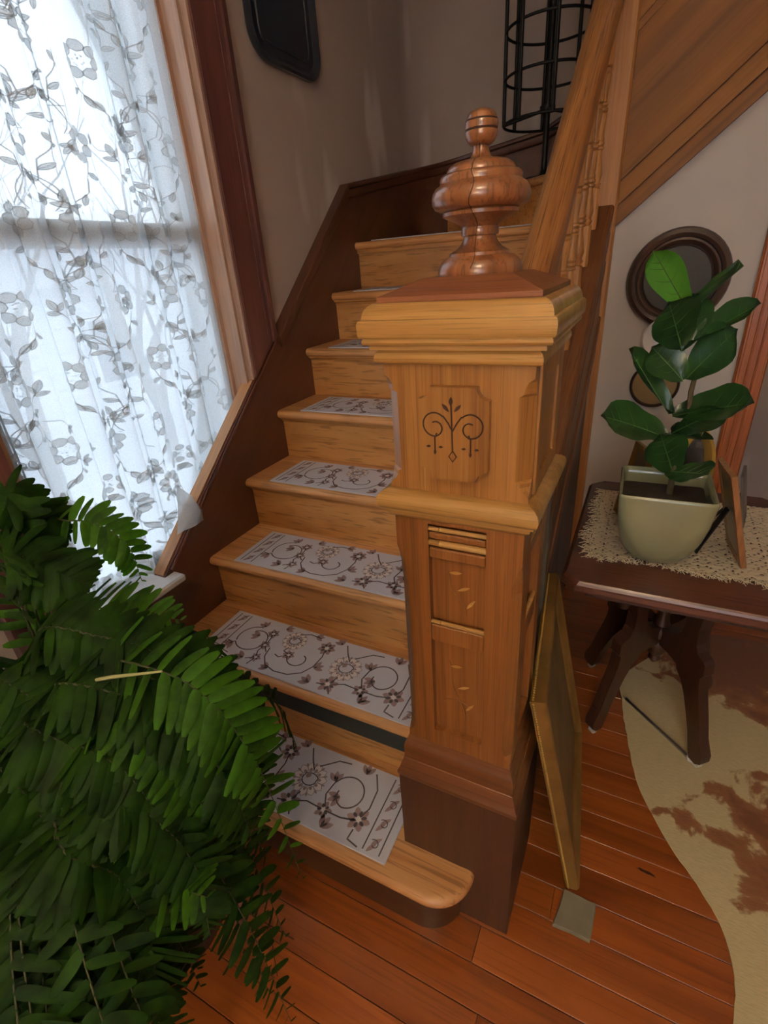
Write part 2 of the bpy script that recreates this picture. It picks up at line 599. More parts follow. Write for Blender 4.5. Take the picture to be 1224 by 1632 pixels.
def slab(poly, z, t, nm):
    b = MB()
    r = t / 2
    n = len(poly)
    rings = []
    c = Vector((sum(p[0] for p in poly) / n, sum(p[1] for p in poly) / n))
    a0, a1 = Vector(poly[0]), Vector(poly[1])
    d = (a1 - a0).normalized()
    nrm = Vector((-d.y, d.x))
    if nrm.dot(c - a0) < 0:
        nrm = -nrm
    for k in range(9):
        tt = -pi / 2 + pi * k / 8
        off = r - r * cos(tt)
        zz = z - r + r * sin(tt)
        rings.append([(a0 + nrm * off).to_tuple() + (zz,), (a1 + nrm * off).to_tuple() + (zz,)] + [(p[0], p[1], zz) for p in poly[2:]])
    b.loft(rings)
    return b.build(nm, tread_m, st, smooth=40)


slab(T8, 8 * RISE, NOSE_T, 'tread')
MB().prism([(XS - .01, nose_y(8) + OVER), (0, nose_y(8) + OVER + .012), (0, nose_y(8) + OVER + .03), (XS - .01, nose_y(8) + OVER + .02)],
           lambda x, y, h: (x, y, h), 7 * RISE, 8 * RISE - NOSE_T).build('riser', riser_m, st)
y8 = nose_y(8) + OVER
MB().prism([(XS, y8 - .014), (0, y8 - .002), (0, y8 + .012), (XS, y8)], lambda x, y, h: (x, y, h), 8 * RISE - NOSE_T - .015, 8 * RISE - NOSE_T).build('scotia', riser_m, st)
n9a, n9b = Vector((-0.86, 2.31)), Vector((0.0, 1.60))
d9 = (n9b - n9a).normalized()
q9 = Vector((-d9.y, d9.x))
slab([tuple(n9a), tuple(n9b), (0.06, 2.44), (-0.70, 2.44)], 9 * RISE, NOSE_T, 'tread')
ra, rb = n9a + q9 * OVER, n9b + q9 * OVER
MB().prism([tuple(ra), tuple(rb), tuple(rb + q9 * .02), tuple(ra + q9 * .02)], lambda x, y, h: (x, y, h), 8 * RISE, 9 * RISE - NOSE_T).build('riser', riser_m, st)
slab([(0.0, 2.44), (0.02, 1.64), (0.41, 1.64), (0.41, 2.44)], 10 * RISE, NOSE_T, 'tread')
MB().box((0.03, 1.62, 9 * RISE), (0.05, 2.44, 10 * RISE - NOSE_T)).build('riser', riser_m, st)

# wall stringer / skirt board on the window wall
SL = 0.85


def sk_top(y):
    return 1.174 + SL * (y - 0.888)


sx0, sx1 = -1.03, XS
poly = [(-0.14, 0.0), (-0.14, sk_top(-0.14)), (1.49, sk_top(1.49)), (1.575, 1.70), (1.575, 0.0)]
sb = struct(MB().prism(poly, lambda y, z, x: (x, y, z), sx0, sx1).build('baseboard_stairs', skirt_m))
# stringer top where it crosses the window, window light put into its pale colour
b = MB()
ya, yb_ = 0.20, WY1 + .0
b.add([(sx0, ya, sk_top(ya) + .0006), (sx1 - .008, ya, sk_top(ya) + .0006), (sx1 - .008, yb_, sk_top(yb_) + .0006), (sx0, yb_, sk_top(yb_) + .0006),
       (sx0, ya, sk_top(ya) + .006), (sx1 - .008, ya, sk_top(ya) + .006), (sx1 - .008, yb_, sk_top(yb_) + .006), (sx0, yb_, sk_top(yb_) + .006)],
      [(3, 2, 1, 0), (4, 5, 6, 7), (0, 1, 5, 4), (1, 2, 6, 5), (2, 3, 7, 6), (3, 0, 4, 7)])
b.build('stringer_top', strip_m, sb)
# bead along the stringer below the window and moulded skirt cap above
nrm_s = Vector((0, -SL, 1)).normalized()
dir_s = Vector((0, 1, SL)).normalized()
p0, p1 = Vector((XS, 0.22, sk_top(.22))), Vector((XS, WY1 + .14, sk_top(WY1 + .14)))
X = Vector((1, 0, 0))
MB().sweep([(-.002, -.012), (.006, -.012), (.008, -.008), (.006, -.004), (-.002, -.004)], [(p0, X, nrm_s), (p1, X, nrm_s)]).build('stringer_bead', skirt_m, sb)
cap_prof = [(-.04, .004), (.020, .004), (.024, 0), (.022, -.012), (.012, -.018), (.010, -.040), (.006, -.046), (.0, -.050), (-.04, -.050)]


def fr(y, z, bis=None):
    o = Vector((XS, y, z))
    return o


pa = Vector((XS, WY1 + .148, sk_top(WY1 + .148)))
pb = Vector((XS, 1.49, sk_top(1.49)))
pc_dir = Vector((0, 1, .172)).normalized()
nrm_c = Vector((0, -.172, 1)).normalized()
bis = (nrm_s + nrm_c).normalized()
bis = bis / bis.dot(nrm_s)
pathp = [(pa, X, nrm_s), (pb, X, bis)]
# onward: along the left wall, round the corner, up the back wall
zc = sk_top(1.49)
s_len = 0.0
prev = Vector((XS, 1.49))
R2 = RC - .02
pl = [(XS, 1.9), (XS, 2.15)] + [(-1.0 + RC - R2 * cos(t), 2.15 + R2 * sin(t)) for t in [k * pi / 2 / 10 for k in range(1, 11)]] + [(-.38, 2.43), (.3, 2.43)]
for j, q in enumerate(pl):
    q = Vector(q)
    s_len += (q - prev).length
    prev = q
    zz = zc + .172 * min(s_len, 1.05) + max(0, s_len - 1.05) * .12
    if q.x > -.39:
        zz += (q.x + .39) * .35
    d = Vector((0, 1)) if j < 2 else (Vector((1, 0)) if j >= 11 else Vector((sin((j - 1) * pi / 20), cos((j - 1) * pi / 20))))
    if j >= 11:
        d = Vector((1, 0))
    A = Vector((d.y, -d.x, 0))
    pathp.append((Vector((q.x, q.y, zz)), A, Vector((0, 0, 1))))
MB().sweep(cap_prof, pathp).build('skirt_cap', skirt_m, sb, smooth=35)
rings = []
for o, A, B in pathp[1:]:
    t = .02
    rings.append([tuple(o + A * a + Vector((0, 0, zz))) for a, zz in ((-.024, -.01), (-.004, -.01), (-.004, -.62), (-.024, -.62))])
MB().loft(rings).build('winder_skirt', skirt_m, sb, smooth=35)

# outer (closed) string with capping and the panelled side under it


def os_top(y):
    return 0.932 + 0.80 * (y - 0.753)


ya, yb_ = 0.20, 1.46
MB().prism([(ya, os_top(ya)), (yb_, os_top(yb_)), (yb_, os_top(yb_) - .36), (ya, max(0.02, os_top(ya) - .36))], lambda y, z, x: (x, y, z), -.03, .046).build('outer_string', string_m, st)
dro = Vector((0, 1, .8)).normalized()
nro = Vector((0, -.8, 1)).normalized()
q0, q1 = Vector((0, ya, os_top(ya))), Vector((0, yb_, os_top(yb_)))
MB().sweep([(-.040, 0), (-.040, .010), (-.034, .016), (.050, .016), (.056, .010), (.057, 0), (.052, -.010), (.048, -.03), (-.032, -.03)],
           [(q0, X, nro), (q1, X, nro)]).build('string_cap', string_m, st, smooth=35)
for h0, h1, xo in ((-.075, -.050, .053), (-.150, -.120, .050), (-.30, -.26, .053), (-.36, -.30, .049)):
    MB().sweep([(.044, h0), (xo - .002, h0), (xo, h0 + .004), (xo, h1 - .004), (xo - .002, h1), (.044, h1)], [(q0, X, Vector((0, 0, 1.28))), (q1, X, Vector((0, 0, 1.28)))]).build('string_moulding', string_m, st)
for kk in range(6):
    y0 = .235 + kk * .204
    y1 = min(y0 + .202, 1.455)
    MB().prism([(y0, 0), (y1, 0), (y1, os_top(y1) - .33), (y0, max(.03, os_top(y0) - .33))], lambda y, z, x: (x, y, z), .0, .036).build('side_board', base_z, st)

# ------------------------------------------------------------------ lower newel post
CY = 0.2437 / 2
nw = thing('newel_post', 'carved square oak newel post with turned finial at the stair foot', 'newel post', (0, CY, 0))


def sq(w, z):
    h = w / 2
    return [(-h, CY - h, z), (h, CY - h, z), (h, CY + h, z), (-h, CY + h, z)]


def plan(w, c, d, h, z):
    a = w / 2
    yf, yb = CY - a, CY + a
    return [(x, y, z) for x, y in (
        (-a + c, yf), (-h, yf), (-h, yf + d), (h, yf + d), (h, yf), (a - c, yf), (a, yf + c),
        (a, CY - h), (a - d, CY - h), (a - d, CY + h), (a, CY + h), (a, yb - c), (a - c, yb), (-a + c, yb), (-a, yb - c), (-a, yf + c))]


MB().loft([sq(.2437, 0), sq(.2437, .42)]).build('plinth', base_z, nw)
MB().loft([sq(w_, z) for w_, z in ((.236, .419), (.246, .420), (.249, .425), (.249, .432), (.243, .438), (.240, .441), (.234, .452), (.228, .461), (.226, .463), (.226, .466),
                                  (.223, .467), (.222, .503), (.219, .507), (.214, .511), (.209, .520), (.205, .526), (.200, .527))]).build('base_moulding', basemould_m, nw, smooth=25)
# lower shaft: stop-chamfered corners, sunk panels front and side
W = .203
lv = [(.527, 0, 0), (.540, .002, 0), (.556, .012, 0), (.566, .014, 0), (.566, .014, .014), (.576, .016, .014), (.905, .016, .014), (.918, .013, .014), (.935, .013, .014), (.950, .009, .014), (.966, .003, .014), (.972, 0, .014), (1.020, 0, .014), (1.020, 0, 0), (1.030, 0, 0)]
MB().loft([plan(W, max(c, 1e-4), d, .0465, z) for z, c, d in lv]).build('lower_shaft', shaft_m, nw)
yf = CY - W / 2


def fbox(x0, x1, z0, z1, d, mat, nm, c=.002):
    return MB().bbox((x0, yf + .014 - d, z0), (x1, yf + .0145, z1), c).build(nm, mat, nw)


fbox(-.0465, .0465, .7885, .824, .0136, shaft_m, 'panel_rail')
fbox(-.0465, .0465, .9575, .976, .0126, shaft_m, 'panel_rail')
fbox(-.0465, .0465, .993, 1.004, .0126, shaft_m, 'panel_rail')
for zz, r_ in ((.8275, .004), (.985, .0058), (1.0095, .0038)):
    MB().tube([(-.0465, yf + .0055, zz), (-.030, yf + .0055, zz)], r_ * .92, 10).build('panel_bead', oaky_x, nw, smooth=50)
    MB().tube([(-.029, yf + .0055, zz), (.0465, yf + .0055, zz)], r_, 10).build('panel_bead', oaky_x, nw, smooth=50)
# carved sprays in the sunk panels


def groove(pts, r, parent, mat=None, y=None, nm='carving'):
    yy = yf + .0142 if y is None else y
    return MB().tube([(x, yy, z) for x, z in pts], r, 6).build(nm, mat or groove_m, parent, smooth=60)


def leafcut(cx, cz, ang, ln, wd, y, nm='carved_leaf', mat=None, par=None):
    pts = []
    for k in range(9):
        t = k / 8
        pts.append((t * ln - ln / 2, wd * sin(pi * t) * .5))
    for k in range(7, 0, -1):
        t = k / 8
        pts.append((t * ln - ln / 2, -wd * sin(pi * t) * .5))
    P = [(cx + a * cos(ang) - b_ * sin(ang), cz + a * sin(ang) + b_ * cos(ang)) for a, b_ in pts]
    return MB().prism(P, lambda x, z, h: (x, h, z), y - .0012, y + .001).build(nm, mat or groove_m, par or nw)


def wave(p0, p1, amp, n, seed=0):
    out = []
    for k in range(n + 1):
        t = k / n
        x = p0[0] + (p1[0] - p0[0]) * t
        z = p0[1] + (p1[1] - p0[1]) * t
        out.append((x + amp * sin(t * 2 * pi * 1.3 + seed), z))
    return out


for zb, zt, s in ((.850, .942, 1), (.60, .75, -1)):
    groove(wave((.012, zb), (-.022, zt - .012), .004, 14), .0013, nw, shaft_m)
    for (lx, lz, an, ln) in ((-.006, .86, .15, .022), (.008, .55, .45, .024), (.020, .25, .95, .026)):
        leafcut(lx, zb + (zt - zb) * lz, an, ln, .0055, yf + .0142, mat=oaky_x)
    if s < 0:
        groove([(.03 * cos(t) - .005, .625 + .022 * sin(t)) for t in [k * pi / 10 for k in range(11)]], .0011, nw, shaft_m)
# side panel rails
for z0, z1 in ((.7885, .824), (.9575, .976), (.993, 1.004)):
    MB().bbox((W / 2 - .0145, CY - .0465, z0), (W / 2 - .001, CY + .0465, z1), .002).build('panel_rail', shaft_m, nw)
for zz, r_ in ((.8275, .004), (.985, .0058), (1.0095, .0038)):
    MB().tube([(W / 2 - .0055, CY - .0465, zz), (W / 2 - .0055, CY + .0465, zz)], r_, 10).build('panel_bead', oaky_x, nw, smooth=50)
MB().loft([sq(w_, z) for w_, z in ((.202, 1.026), (.208, 1.0275), (.219, 1.033), (.221, 1.036), (.222, 1.040), (.231, 1.041), (.232, 1.045), (.236, 1.046), (.242, 1.049), (.2455, 1.056), (.2445, 1.063), (.240, 1.068), (.230, 1.0725), (.2076, 1.077), (.19, 1.0771))]).build('belt_moulding', oaky_x, nw, smooth=25)
# upper block
W = .2076
lv = [(1.0765, 0, 0), (1.086, .001, 0), (1.093, .010, 0), (1.0985, .013, 0), (1.104, .013, 0), (1.107, .019, 0), (1.222, .019, 0), (1.226, .013, 0), (1.233, .012, 0), (1.241, .008, 0), (1.246, .001, 0), (1.266, 0, 0)]
rr = []
for z, c, d in lv:
    dd = .008 if 1.108 < z < 1.221 else 0
    a = W / 2
    c = max(c, 1e-4)
    rr.append([(x, y, z) for x, y in ((-a + c, CY - a), (a - c, CY - a), (a, CY - a + c), (a, CY + a - c), (a - c, CY + a), (-a + c, CY + a), (-a, CY + a - c), (-a, CY - a + c))])
MB().loft(rr).build('upper_block', oak_z, nw)
# dark joint line on the right side next to the front board
yu = CY - W / 2
MB().box((W / 2 - .004, yu + .0215, 1.0775), (W / 2 + .0002, yu + .0227, 1.263)).build('board_joint', groove_m, nw)
# side panel of the upper block: raised stiles around a sunk field
for (a0, a1, z0, z1) in ((CY - .080, CY - .052, 1.08, 1.262), (CY + .052, CY + .088, 1.08, 1.262)):
    MB().bbox((W / 2 - .001, a0, z0), (W / 2 + .004, a1, z1), .001).build('side_stile', oak_z, nw)
for z0, z1 in ((1.08, 1.105), (1.236, 1.262)):
    MB().bbox((W / 2 - .001, CY - .052, z0), (W / 2 + .004, CY + .052, z1), .001).build('side_rail', oak_z, nw)
# applied plaque with scooped corners
PX0, PX1, PZ0, PZ1, RQ = -.0475, .0500, 1.104, 1.235, .0165


tr = [(PX1 - RQ * cos(t), PZ1 - RQ * sin(t)) for t in [k * pi / 2 / 7 for k in range(8)]]           # from top edge to right edge
br = [(PX1 - RQ * sin(t), PZ0 + RQ * cos(t)) for t in [k * pi / 2 / 7 for k in range(8)]]           # right edge to bottom edge
bl = [(PX0 + RQ * cos(t), PZ0 + RQ * sin(t)) for t in [k * pi / 2 / 7 for k in range(8)]]           # bottom edge to left edge
tl = [(PX0 + RQ * sin(t), PZ1 - RQ * cos(t)) for t in [k * pi / 2 / 7 for k in range(8)]]           # left edge to top edge
plq = MB().prism(tr + br + bl + tl, lambda x, z, h: (x, h, z), yu - .0125, yu + .001).build('plaque', oak_z, nw)
yp = yu - .0127


def cut(pts, r=.0011):
    MB().tube([(x, yp, z) for x, z in pts], r, 6).build('carving', groove_m, plq, smooth=60)


def arcp(cx, cz, r, a0, a1, n=16, r1=None):
    r1 = r if r1 is None else r1
    return [(cx + (r + (r1 - r) * k / n) * cos(a0 + (a1 - a0) * k / n), cz + (r + (r1 - r) * k / n) * sin(a0 + (a1 - a0) * k / n)) for k in range(n + 1)]


X0 = .0005
cut([(X0 - .002, 1.221), (X0 - .001, 1.19), (X0, 1.148)])
cut([(X0, 1.148), (X0 - .0055, 1.140), (X0, 1.132), (X0 + .0055, 1.140), (X0, 1.148)], .0009)
for s in (-1, 1):
    cx = X0 + s * .0255
    cz = 1.183
    p_ = [(X0, 1.176), (X0 + s * .006, 1.187), (X0 + s * .013, 1.1965)]
    p_ += [(cx + s * q[0], q[1]) for q in arcp(0, cz + .001, .0165, 2.35, -1.75, 22)]
    p_ += [(cx + s * (q[0] + 0), q[1]) for q in arcp(-.0005, cz - .003, .0118, -1.75, -5.2, 18, .0075)]
    cut(p_)
    cut([(cx - s * .003, 1.172), (cx, 1.166), (cx, 1.144)])
    for dx in (-.0095, .0085):
        leafcut(cx + dx, 1.1525, .0, .0065, .003, yp, par=plq)
    leafcut(cx, 1.145, pi / 2, .008, .0034, yp, par=plq)
    leafcut(X0 + s * .0085 - .001, 1.208, pi / 2 - s * .75, .014, .0045, yp, par=plq)
leafcut(X0 - .0018, 1.2165, pi / 2, .012, .005, yp, par=plq)
# capital
MB().loft([sq(w_, z) for w_, z in ((.20, 1.262), (.218, 1.2622), (.224, 1.264), (.2265, 1.268), (.2255, 1.2725), (.2215, 1.277), (.216, 1.2795), (.2145, 1.2812), (.233, 1.2814), (.2335, 1.284), (.2325, 1.2866),
                                  (.236, 1.287), (.2455, 1.2885), (.2485, 1.2915), (.247, 1.295), (.2455, 1.2965), (.2455, 1.2972), (.252, 1.2976), (.2555, 1.301), (.2565, 1.309), (.2555, 1.316), (.252, 1.3192), (.2455, 1.320), (.245, 1.3225),
                                  (.243, 1.327), (.2385, 1.332), (.231, 1.336), (.221, 1.3388), (.200, 1.339))]).build('capital', oaky_x, nw, smooth=25)
MB().loft([sq(w_, z) for w_, z in ((.2113, 1.3388), (.2120, 1.3402), (.2120, 1.3455), (.2095, 1.3462), (.120, 1.3640), (.10, 1.3640))]).build('cap_board', cap_m, nw)
prof = [(.0556, 1.3636), (.0562, 1.367), (.0558, 1.372), (.0540, 1.377), (.0505, 1.3815), (.0465, 1.3845), (.0455, 1.3858), (.0405, 1.3862), (.0400, 1.390), (.0372, 1.3918), (.0300, 1.3955), (.0250, 1.4005), (.0218, 1.406), (.0208, 1.4098), (.0238, 1.4102), (.0245, 1.4118), (.0245, 1.4182), (.0238, 1.420), (.0245, 1.4215), (.0290, 1.4245), (.0370, 1.4285), (.0450, 1.4315), (.0488, 1.4335), (.0493, 1.4375), (.0478, 1.4392),
        (.0530, 1.4400), (.0590, 1.4425), (.0622, 1.4480), (.0630, 1.4540), (.0615, 1.4600), (.0575, 1.4655), (.0525, 1.4685), (.0515, 1.4700), (.0520, 1.4740), (.0505, 1.4775), (.0470, 1.4795), (.0432, 1.4800), (.0428, 1.4830), (.0400, 1.4870), (.0335, 1.4908), (.0230, 1.4930), (.0165, 1.4938), (.0135, 1.4958), (.0110, 1.5000), (.0095, 1.5045), (.0094, 1.5075), (.0130, 1.5085), (.0165, 1.5115), (.0190, 1.5160), (.0199, 1.5205),
        (.0193, 1.5222), (.0180, 1.5226), (.0180, 1.5240), (.0198, 1.5246), (.0202, 1.5290), (.0196, 1.5318), (.0183, 1.5322), (.0182, 1.5334), (.0188, 1.5340), (.0172, 1.5385), (.0140, 1.5420), (.0090, 1.5440), (.0, 1.5447)]
fin = MB().lathe(prof, (0, CY, 0), 40).build('finial', finial_m, nw, smooth=40)
for zz, r_ in ((1.5233, .0184), (1.5328, .0186)):
    MB().tube([((r_) * cos(t), CY + r_ * sin(t), zz) for t in [2 * pi * k / 28 for k in range(29)]], .0009, 6, caps=False).build('burnt_ring', groove_m, fin, smooth=60)
# age crack down the turned finial
cr = []
for (r_, z) in prof[2:47]:
    an = -pi / 2 + .10 + .05 * sin(z * 160)
    cr.append(((r_ + .0001) * cos(an), CY + (r_ + .0001) * sin(an), z))
MB().tube(cr, .00055, 5).build('age_crack', groove_m, fin)

# ------------------------------------------------------------------ balustrade: rail, spindles, upper post
bal = thing('balustrade', 'round oak handrail on turned spindles running up to a square post', 'balustrade', (0, 0.9, os_top(.9)))
RS = 0.843


def rail_z(y):
    return 1.354 + RS * (y - 0.544)


dr = Vector((0, 1, RS)).normalized()
nr = Vector((0, -RS, 1)).normalized()
rp = [(.0375 * cos(t), .010 + .0375 * sin(t)) for t in [-.55 + (pi + 1.1) * k / 18 for k in range(19)]]
rp += [(-.027, -.017), (-.028, -.022), (-.024, -.026), (-.026, -.040), (.026, -.040), (.024, -.026), (.028, -.022), (.027, -.017)]
ra, rb = 0.2255, 1.462
MB().sweep(rp, [(Vector((0, ra, rail_z(ra))), X, nr), (Vector((0, rb, rail_z(rb))), X, nr)]).build('handrail', rail_m, bal, smooth=40)
def spindle_mesh():
    pr = [(.0, 0), (.0205, 0), (.0205, .11), (.019, .112), (.012, .114), (.0185, .122), (.0185, .126), (.014, .130), (.0155, .136), (.0195, .146), (.0200, .152), (.0165, .168), (.0120, .190), (.0102, .205), (.0102, .212), (.0165, .214), (.0170, .219), (.0120, .222), (.0165, .225), (.0170, .231), (.0120, .234), (.0150, .237), (.0150, .242), (.0115, .246),
          (.0150, .285), (.0165, .300), (.0120, .304), (.0172, .307), (.0172, .313), (.0120, .316), (.0165, .320), (.0165, .325), (.0108, .329), (.0120, .350), (.0170, .378), (.0190, .388), (.0140, .396), (.0175, .400), (.0175, .405), (.0130, .408), (.0205, .411), (.0205, .56), (0, .56)]
    b = MB()
    n = 12
    rings = []
    for r_, z in pr:
        if r_ == .0205:
            ring = []
            for i in range(n):
                t = 2 * pi * i / n + pi / 4 * 0
                c, s_ = cos(t), sin(t)
                k = .0145 / max(abs(c), abs(s_))
                ring.append((c * k, s_ * k, z))
        else:
            ring = [(max(r_ * .80, 1e-4) * cos(2 * pi * i / n), max(r_ * .80, 1e-4) * sin(2 * pi * i / n), z) for i in range(n)]
        rings.append(ring)
    b.loft(rings)
    return b


sp0 = None
for k in range(9):
    y = .325 + k * .131
    z0 = os_top(y) + .012
    if sp0 is None:
        sp0 = spindle_mesh().build('spindle', spindle_m, None, smooth=40)
        o = sp0
    else:
        o = sp0.copy()
        COL.objects.link(o)
    hgt = rail_z(y) - .045 - z0
    o.parent = bal
    o.location = Vector((0, y, z0)) - bal.location
    o.scale = (1, 1, hgt / .56)
MB().bbox((-.045, 1.46, 0), (.064, 1.57, 2.75), .006).build('upper_post', post_m, bal)

# ------------------------------------------------------------------ upper flight side (string over the hall wall)
up = thing('upper_flight_string', 'diagonal oak panelled string of the upper flight above the hall wall', 'stair string', (.5, 1.49, 1.9))
US = 0.85


def ue(x, h):
    return (x, 1.449 + US * (x - .067) + h)


def band(x0, x1, h0, h1, y0, y1, nm, mat):
    P = [ue(x0, h0), ue(x1, h0), ue(x1, h1), ue(x0, h1)]
    return MB().prism(P, lambda x, z, y: (x, y, z), y0, y1).build(nm, mat, up)


xa, xb = .0642, 1.15
band(xa, xb, .0, .055, 1.468, 1.4995, 'lower_moulding', panel_m)
band(xa, xb, .055, .062, 1.484, 1.4995, 'moulding_fillet', panel_m)
band(xa, xb, .062, .125, 1.470, 1.4995, 'lower_moulding', panel_m)
band(xa, xb, .125, .132, 1.488, 1.4995, 'moulding_fillet', panel_m)
band(xa, xb, .132, .150, 1.4745, 1.4995, 'moulding_fillet', panel_m)
band(xa, xb, .150, .500, 1.482, 1.4995, 'panel', panel_m)
band(xa, xb, .500, .525, 1.4765, 1.4995, 'moulding_fillet', panel_m)
band(xa, xb, .525, .600, 1.470, 1.4995, 'upper_moulding', panel_m)
band(xa, xb, .600, .640, 1.455, 1.4995, 'upper_moulding', panel_m)

# ------------------------------------------------------------------ stair window: casing, jambs, sashes, glass, sill
glass_m, nt, bs = newmat('window_glass')
bs.inputs['Base Color'].default_value = (1, 1, 1, 1)
tr_ = N(nt, 'ShaderNodeBsdfTransparent')
gl_ = N(nt, 'ShaderNodeBsdfGlossy', Roughness=0.02)
fz_ = N(nt, 'ShaderNodeFresnel', IOR=1.45)
mx_ = N(nt, 'ShaderNodeMixShader')
tr_.inputs['Color'].default_value = (.96, .98, 1, 1)
nt.links.new(fz_.outputs[0], mx_.inputs[0])
nt.links.new(tr_.outputs[0], mx_.inputs[1])
nt.links.new(gl_.outputs[0], mx_.inputs[2])
nt.links.new(mx_.outputs[0], nt.nodes['Material Output'].inputs['Surface'])

win = struct(MB().box((-1.158, WY0, WZ0 - .02), (-1.002, WY1, WZ0)).build('window_1', white_m))


def sash(z0, z1, x, nm):
    t, d = .045, .018
    b = MB()
    b.box((x - d, WY0 + .012, z0), (x + d, WY0 + .012 + t, z1)).box((x - d, WY1 - .012 - t, z0), (x + d, WY1 - .012, z1))
    b.box((x - d, WY0 + .012 + t, z0), (x + d, WY1 - .012 - t, z0 + .055)).box((x - d, WY0 + .012 + t, z1 - .055), (x + d, WY1 - .012 - t, z1))
    b.build(nm, white_m, win)
    MB().box((x - .002, WY0 + .012 + t, z0 + .055), (x + .002, WY1 - .012 - t, z1 - .055)).build('pane', glass_m, win)


sash(WZ0, 1.535, -1.10, 'lower_sash')
sash(1.475, WZ1 - .01, -1.138, 'upper_sash')
MB().box((-1.158, WY0 + .0005, WZ0), (-1.002, WY0 + .012, WZ1)).build('jamb', jamb_m, win)
MB().box((-1.158, WY1 - .012, WZ0), (-1.002, WY1 - .0005, WZ1)).build('jamb', jamb_m, win)
MB().box((-1.075, WY1 - .026, WZ0), (-1.058, WY1 - .012, WZ1)).build('parting_stop', jamb_m, win)
MB().box((-1.158, WY0, WZ1 - .012), (-1.002, WY1, WZ1 - .0005)).build('head_jamb', jamb_m, win)
# sill board laid over the low end of the stringer
MB().bbox((-1.08, -.20, .563), (-.938, .240, .587), .006).build('window_sill', white_m, win)


def casing(y0, y1, x0, x1, mat, nm, low=None):
    zb0 = sk_top(y0) + .007 if low is None else low
    zb1 = sk_top(y1) + .007 if low is None else low
    return MB().prism([(y0, zb0), (y1, zb1), (y1, 2.75), (y0, 2.75)], lambda y, z, x: (x, y, z), x0, x1).build(nm, mat)


c1 = struct(casing(.754, .872, -.9995, -.974, casing_m, 'trim_1'))
for y0, y1, xx, mt in ((.745, .7535, -.981, jamb_m), (.872, .889, -.964, casing_m), (.850, .856, -.9715, casing_m)):
    o = casing(y0, y1, -.9995, xx, mt, 'casing_moulding')
    o.parent = c1
c2 = struct(casing(-.197, -.079, -.9995, -.974, casing_m, 'trim_2', .59))
for y0, y1, xx, mt in ((-.0785, -.070, -.981, jamb_m), (-.214, -.1975, -.964, casing_m)):
    o = casing(y0, y1, -.9995, xx, mt, 'casing_moulding', .59)
    o.parent = c2
# baseboard under the window towards the room
struct(MB().bbox((-1.0, -3.05, 0), (-.978, -.141, .19), .005).build('baseboard_left', skirt_m))

# second window (behind the viewer, lights the room)
w2 = struct(MB().box((fx0, -3.198, fz0), (fx1, -3.052, fz0 + .02)).build('window_2', white_m))
b = MB()
for a, c in (((fx0, -3.14, fz0 + .02), (fx0 + .05, -3.10, fz1)), ((fx1 - .05, -3.14, fz0 + .02), (fx1, -3.10, fz1)), ((fx0 + .05, -3.14, 1.50), (fx1 - .05, -3.10, 1.55)), ((fx0 + .05, -3.14, fz1 - .05), (fx1 - .05, -3.10, fz1))):
    b.box(a, c)
b.build('sash', white_m, w2)
MB().box((fx0 + .05, -3.122, fz0 + .02), (fx1 - .05, -3.118, fz1 - .05)).build('pane', glass_m, w2)

# ------------------------------------------------------------------ flat drawing helper (lace, mats)


class Draw:
    def __init__(s):
        s.rib = MB()
        s.fill = MB()
        s.fill2 = MB()

    def ribbon(s, pts, w, mapf, h, step=.006):
        P = []
        for a, b_ in zip(pts[:-1], pts[1:]):
            d = math.hypot(b_[0] - a[0], b_[1] - a[1])
            n = max(1, int(d / step))
            for k in range(n):
                P.append((a[0] + (b_[0] - a[0]) * k / n, a[1] + (b_[1] - a[1]) * k / n))
        P.append(pts[-1])
        vs = []
        for i, p_ in enumerate(P):
            a, b_ = P[max(0, i - 1)], P[min(len(P) - 1, i + 1)]
            tx, ty = b_[0] - a[0], b_[1] - a[1]
            l = math.hypot(tx, ty) or 1
            nx, ny = -ty / l * w / 2, tx / l * w / 2
            vs.append(mapf(p_[0] + nx, p_[1] + ny, h))
            vs.append(mapf(p_[0] - nx, p_[1] - ny, h))
        s.rib.add(vs, [(2 * i, 2 * i + 1, 2 * i + 3, 2 * i + 2) for i in range(len(P) - 1)])

    def petal(s, cx, cy, ang, ln, wd, mapf, h, off=0.0, tgt=None, notch=0.0, outline=0.0, pw=1.0):
        """petal starting at distance off from (cx,cy) along ang."""
        pts = []
        n = 7
        for k in range(n + 1):
            t = k / n
            pts.append((off + t * ln, wd * .5 * sin(pi * t ** pw) ** .8))
        if notch:
            pts[-1] = (off + ln - notch, 0)
        pts = pts + [(a, -b_) for a, b_ in pts[-2:0:-1]]
        P = [(cx + a * cos(ang) - b_ * sin(ang), cy + a * sin(ang) + b_ * cos(ang)) for a, b_ in pts]
        (tgt or s.fill).add([mapf(a, b_, h) for a, b_ in P], [tuple(range(len(P)))])
        if outline:
            s.ribbon(P + [P[0]], outline, mapf, h + .0003)


# ------------------------------------------------------------------ lace curtain


